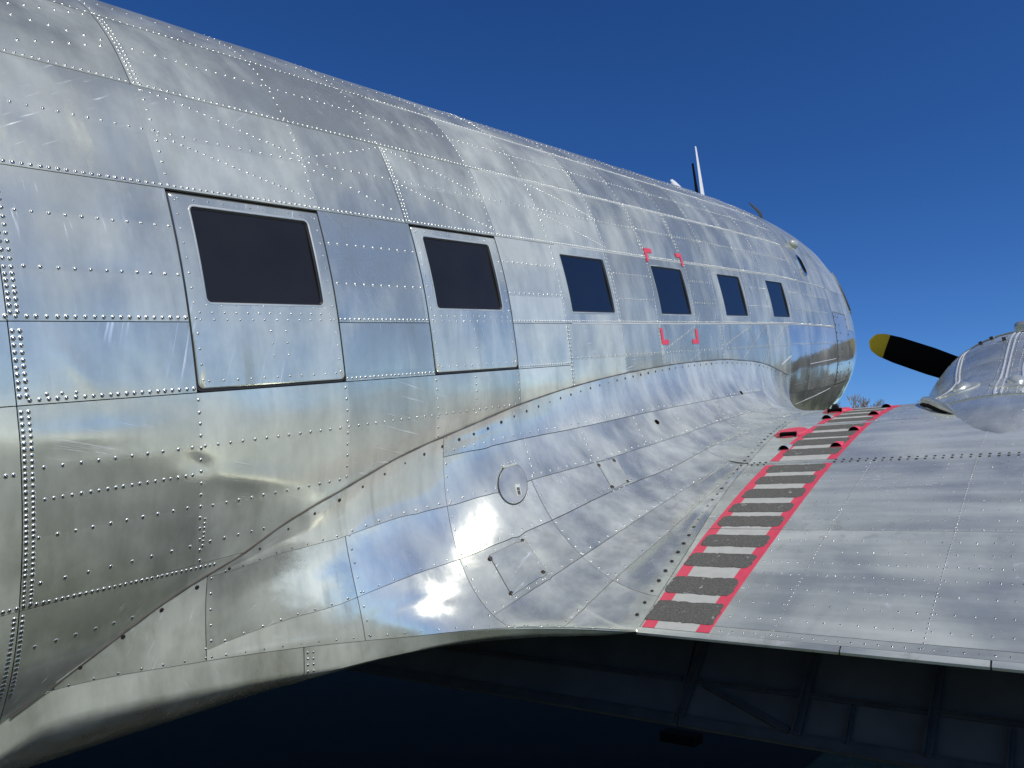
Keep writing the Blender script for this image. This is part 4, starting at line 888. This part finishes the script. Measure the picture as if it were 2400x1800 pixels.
# ---- propeller
HUB = np.array([9.6, NY, -.675])
def blade(ang, black=M_BLACK):
    rad = np.array([0, math.cos(ang), math.sin(ang)]); tan = np.array([0, -math.sin(ang), math.cos(ang)]); fw = np.array([1., 0, 0])
    def sec(r):
        w = np.interp(r, [.15, .35, .7, 1.1, 1.45, 1.62, 1.70, 1.735, 1.755], [.060, .100, .155, .168, .158, .138, .105, .067, .008])
        th = np.interp(r, [.15, .35, .9, 1.75], [.055, .035, .018, .006]); tw = math.radians(np.interp(r, [.15, .6, 1.75], [-52, -30, -14]))
        c = tan*math.cos(tw)+fw*math.sin(tw); t_ = fw*math.cos(tw)-tan*math.sin(tw)
        return np.array([HUB+rad*r+c*w*math.cos(a)+t_*th*math.sin(a) for a in np.linspace(0, 2*math.pi, 16, endpoint=False)])
    rs = [.15, .25, .35, .5, .7, .9, 1.1, 1.3, 1.45, 1.565]
    o = fixn(make("propeller_blade", *loft([sec(r) for r in rs]), black, aircraft))
    fixn(make("blade_tip", *loft([sec(r) for r in (1.5655, 1.62, 1.66, 1.70, 1.725, 1.742, 1.755)]), M_YEL, o))
    return o
for k in range(3): blade(math.radians(27+120*k))
n = 20; hubs = []
for x, r in ((9.1, .12), (9.45, .14), (9.62, .15), (9.78, .11), (9.86, .05)): hubs.append(np.array([(x, NY+r*math.cos(a), HUB[2]+r*math.sin(a)) for a in np.linspace(0, 2*math.pi, n, endpoint=False)]))
fixn(make("propeller_hub", *loft(hubs), M_CHROME, aircraft))
# ---- main wheel under the nacelle
c0 = np.array([6.9, NY]); gz = lambda x: -(x*math.sin(PITCH)+EYE)/math.cos(PITCH)
wx = 6.2; zc_ = gz(wx)+.57/math.cos(PITCH)*1.0
secs = []
for y, r in ((-.16, .30), (-.15, .48), (-.10, .555), (0, .575), (.10, .555), (.15, .48), (.16, .30)): secs.append(np.array([(wx+r*math.cos(a), NY+y, zc_+r*math.sin(a)) for a in np.linspace(0, 2*math.pi, 28, endpoint=False)]))
fixn(make("main_wheel", *loft(secs), M_RUB, aircraft))
fixn(make("wheel_strut", *joinVF([tube([(wx, NY-.22, zc_), (6.5, NY-.22, -1.2)], .05), tube([(wx, NY+.22, zc_), (6.5, NY+.22, -1.2)], .05)]), M_FRIB, aircraft))

# ---- rivets: the 300 that show largest one by one, the rest of each part's joined
PROF = ((1.35, -.10), (1.0, .05), (.96, .15), (.78, .31), (.45, .43)); NK = 8
TV = [(math.cos(2*math.pi*k/NK)*s, math.sin(2*math.pi*k/NK)*s, z) for s, z in PROF for k in range(NK)]+[(0, 0, .47)]
TF = [(j*NK+k, j*NK+(k+1) % NK, (j+1)*NK+(k+1) % NK, (j+1)*NK+k) for j in range(4) for k in range(NK)]+[(4*NK+k, 4*NK+(k+1) % NK, 5*NK) for k in range(NK)]
MI = [1]*NK+[0]*(4*NK)
rv_me = bpy.data.meshes.new("rivet"); rv_me.from_pydata(TV, [], TF); rv_me.materials.append(M_RIV); rv_me.materials.append(M_HALO); rv_me.polygons.foreach_set("material_index", MI)
rv_me.polygons.foreach_set("use_smooth", [True]*len(rv_me.polygons)); rv_me.update()
Minv = np.array(Rp.to_3x3()).T; cm = np.array(cam.matrix_world.to_3x3())
def screen_size(r):
    p, nn, rad, o = r; w = np.array(Rp.to_3x3())@p; c = cm.T@w; z = -c[2]
    if z < .2: return 0
    if abs(c[0]/z) > .66 or abs(c[1]/z) > .50: return 0
    return rad/z*max(0, -(p@nn)/np.linalg.norm(p))**.5
order = sorted(range(len(RIV)), key=lambda i: -screen_size(RIV[i])); single = set(order[:300])
for i in order[:300]:
    p, nn, rad, o = RIV[i]
    r = bpy.data.objects.new("rivet", rv_me); C.objects.link(r); r.parent = o
    r.location = (p-BASE).tolist(); r.rotation_mode = 'QUATERNION'; r.rotation_quaternion = Vector(nn.tolist()).to_track_quat('Z', 'Y'); r.scale = (rad,)*3
TVa = np.array(TV); owners = {}
for i, r in enumerate(RIV):
    if i not in single: owners.setdefault(r[3].name, []).append(r)
for nm, rs in owners.items():
    pa_ = np.array([r[0] for r in rs]); na = np.array([r[1] for r in rs]); ra = np.array([r[2] for r in rs])
    ref = np.where(np.abs(na[:, :1]) < .9, np.array([[1., 0, 0]]), np.array([[0, 1., 0]])); xa = unit(np.cross(ref, na)); ya_ = np.cross(na, xa)
    Vv = pa_[:, None]+ra[:, None, None]*(TVa[None, :, :1]*xa[:, None]+TVa[None, :, 1:2]*ya_[:, None]+TVa[None, :, 2:]*na[:, None])
    k = len(TV); Ff = [tuple(q+i*k for q in f) for i in range(len(rs)) for f in TF]
    o = make("rivets", Vv.reshape(-1, 3), Ff, M_RIV, bpy.data.objects[nm], kind="stuff", angle=80)
    o.data.materials.append(M_HALO); o.data.polygons.foreach_set("material_index", MI*len(rs))
print("rivets", len(RIV))
# paint-covered rivet heads read through; nothing more to do

# ------------------------------------------------------------------ trees beyond the wing
M_BARK = plain("bare_bark", (.13, .105, .08), .9, 0, .1, noise=.3)
M_TWIG = plain("bare_twigs", (.46, .40, .33), .9, 0, .1, noise=.3)
def branches(base, h, r0, seed, levels=4, spread=.55):
    rr = random.Random(seed); trunk = []; twigs = []
    def grow(p, d, L, r, lv):
        q = p+d*L; mid = p+d*L*.5+np.array([rr.uniform(-1, 1), rr.uniform(-1, 1), 0])*L*.06
        r = max(r, .026); (trunk if lv < 1 else twigs).append(tube([p, mid, q], [r, r*.85, r*.68], 5 if lv < 2 else 3, caps=False))
        if lv >= levels: return
        for _ in range(rr.choice((3, 4)) if lv else 6):
            a = rr.uniform(0, 2*math.pi); s = spread*rr.uniform(.5, 1.2)
            e = d+np.array([math.cos(a)*s, math.sin(a)*s, .22]); e /= np.linalg.norm(e)
            t = rr.uniform(.45, 1.0); grow(p+d*L*t, e, L*rr.uniform(.55, .78), r*.55*(1.1-.3*t), lv+1)
    grow(np.array(base, float), np.array([0, 0, 1.]), h*.36, r0, 0)
    return trunk, twigs
def tree(x, y, h, seed, label):
    o = bpy.data.objects.new("bare_tree", None); C.objects.link(o); o.location = (x, y, 0); o["label"] = label; o["category"] = "tree"; o["group"] = "bare trees beyond the wing"
    t, w = branches((0, 0, 0), h, h*.018, seed, 6)
    tv, tf = joinVF(t); wv, wf = joinVF(w); k = h/wv[:, 2].max(); sc = np.array([.95, .95, k])
    make("trunk", tv*sc, tf, M_BARK, o, off=False); make("crown", wv*sc, wf, M_TWIG, o, off=False)
def ground_dir(px, py):                    # compass direction of a picture point
    d = np.array(cam.matrix_world.to_3x3())@np.array([(px-1200)/1850, -(py-900)/1850, -1.]); return d/np.hypot(d[0], d[1])
# two bare crowns show between the nose and the nacelle (bearings 27 and 24 degrees right of the view)
tree(82.0, 19.6, 13.9, 3, "bare leafless tree crown just right of the airplane's nose, above the wing")
tree(88.0, 17.4, 13.9, 11, "smaller bare leafless treetop further right, behind the propeller blade tip")
# far wood all round the field: reads as one mass, reflected in the metal
rw = random.Random(5); parts = []
def clump(a, d, h, w, m):
    x, y = d*math.cos(a), d*math.sin(a)
    for j in range(m):
        cx, cy = x+rw.uniform(-1.8, 1.8), y+rw.uniform(-1.8, 1.8); hh = h*rw.uniform(.6, 1.); sec = []
        for t, q in ((0, .25), (.2, .7), (.5, .8), (.75, .5), (.92, .22), (1.0, .02)):
            sec.append(np.array([(cx+w*q*math.cos(b)*rw.uniform(.7, 1.2), cy+w*q*math.sin(b)*rw.uniform(.7, 1.2), hh*t*rw.uniform(.94, 1.0)) for b in np.linspace(0, 2*math.pi, 7, endpoint=False)]))
        parts.append(loft(sec, cap0=False))
for k in range(480): a = rw.uniform(0, 2*math.pi); clump(a, rw.uniform(95, 130), rw.uniform(6.5, 9.5)*(.78 if math.cos(a-.45) > .8 else 1.0), rw.uniform(2.2, 3.8), 3)
for k in range(150): clump(math.radians(rw.uniform(-32, -1)), rw.uniform(72, 95), rw.uniform(6.5, 10.5), rw.uniform(1.0, 1.9), 3)
M_WOOD = plain("far_wood", (.060, .062, .034), .95, 0, .05, noise=.5, nscale=.6)
make("woodland", *joinVF(parts), M_WOOD, None, smooth=False, kind="stuff", off=False)
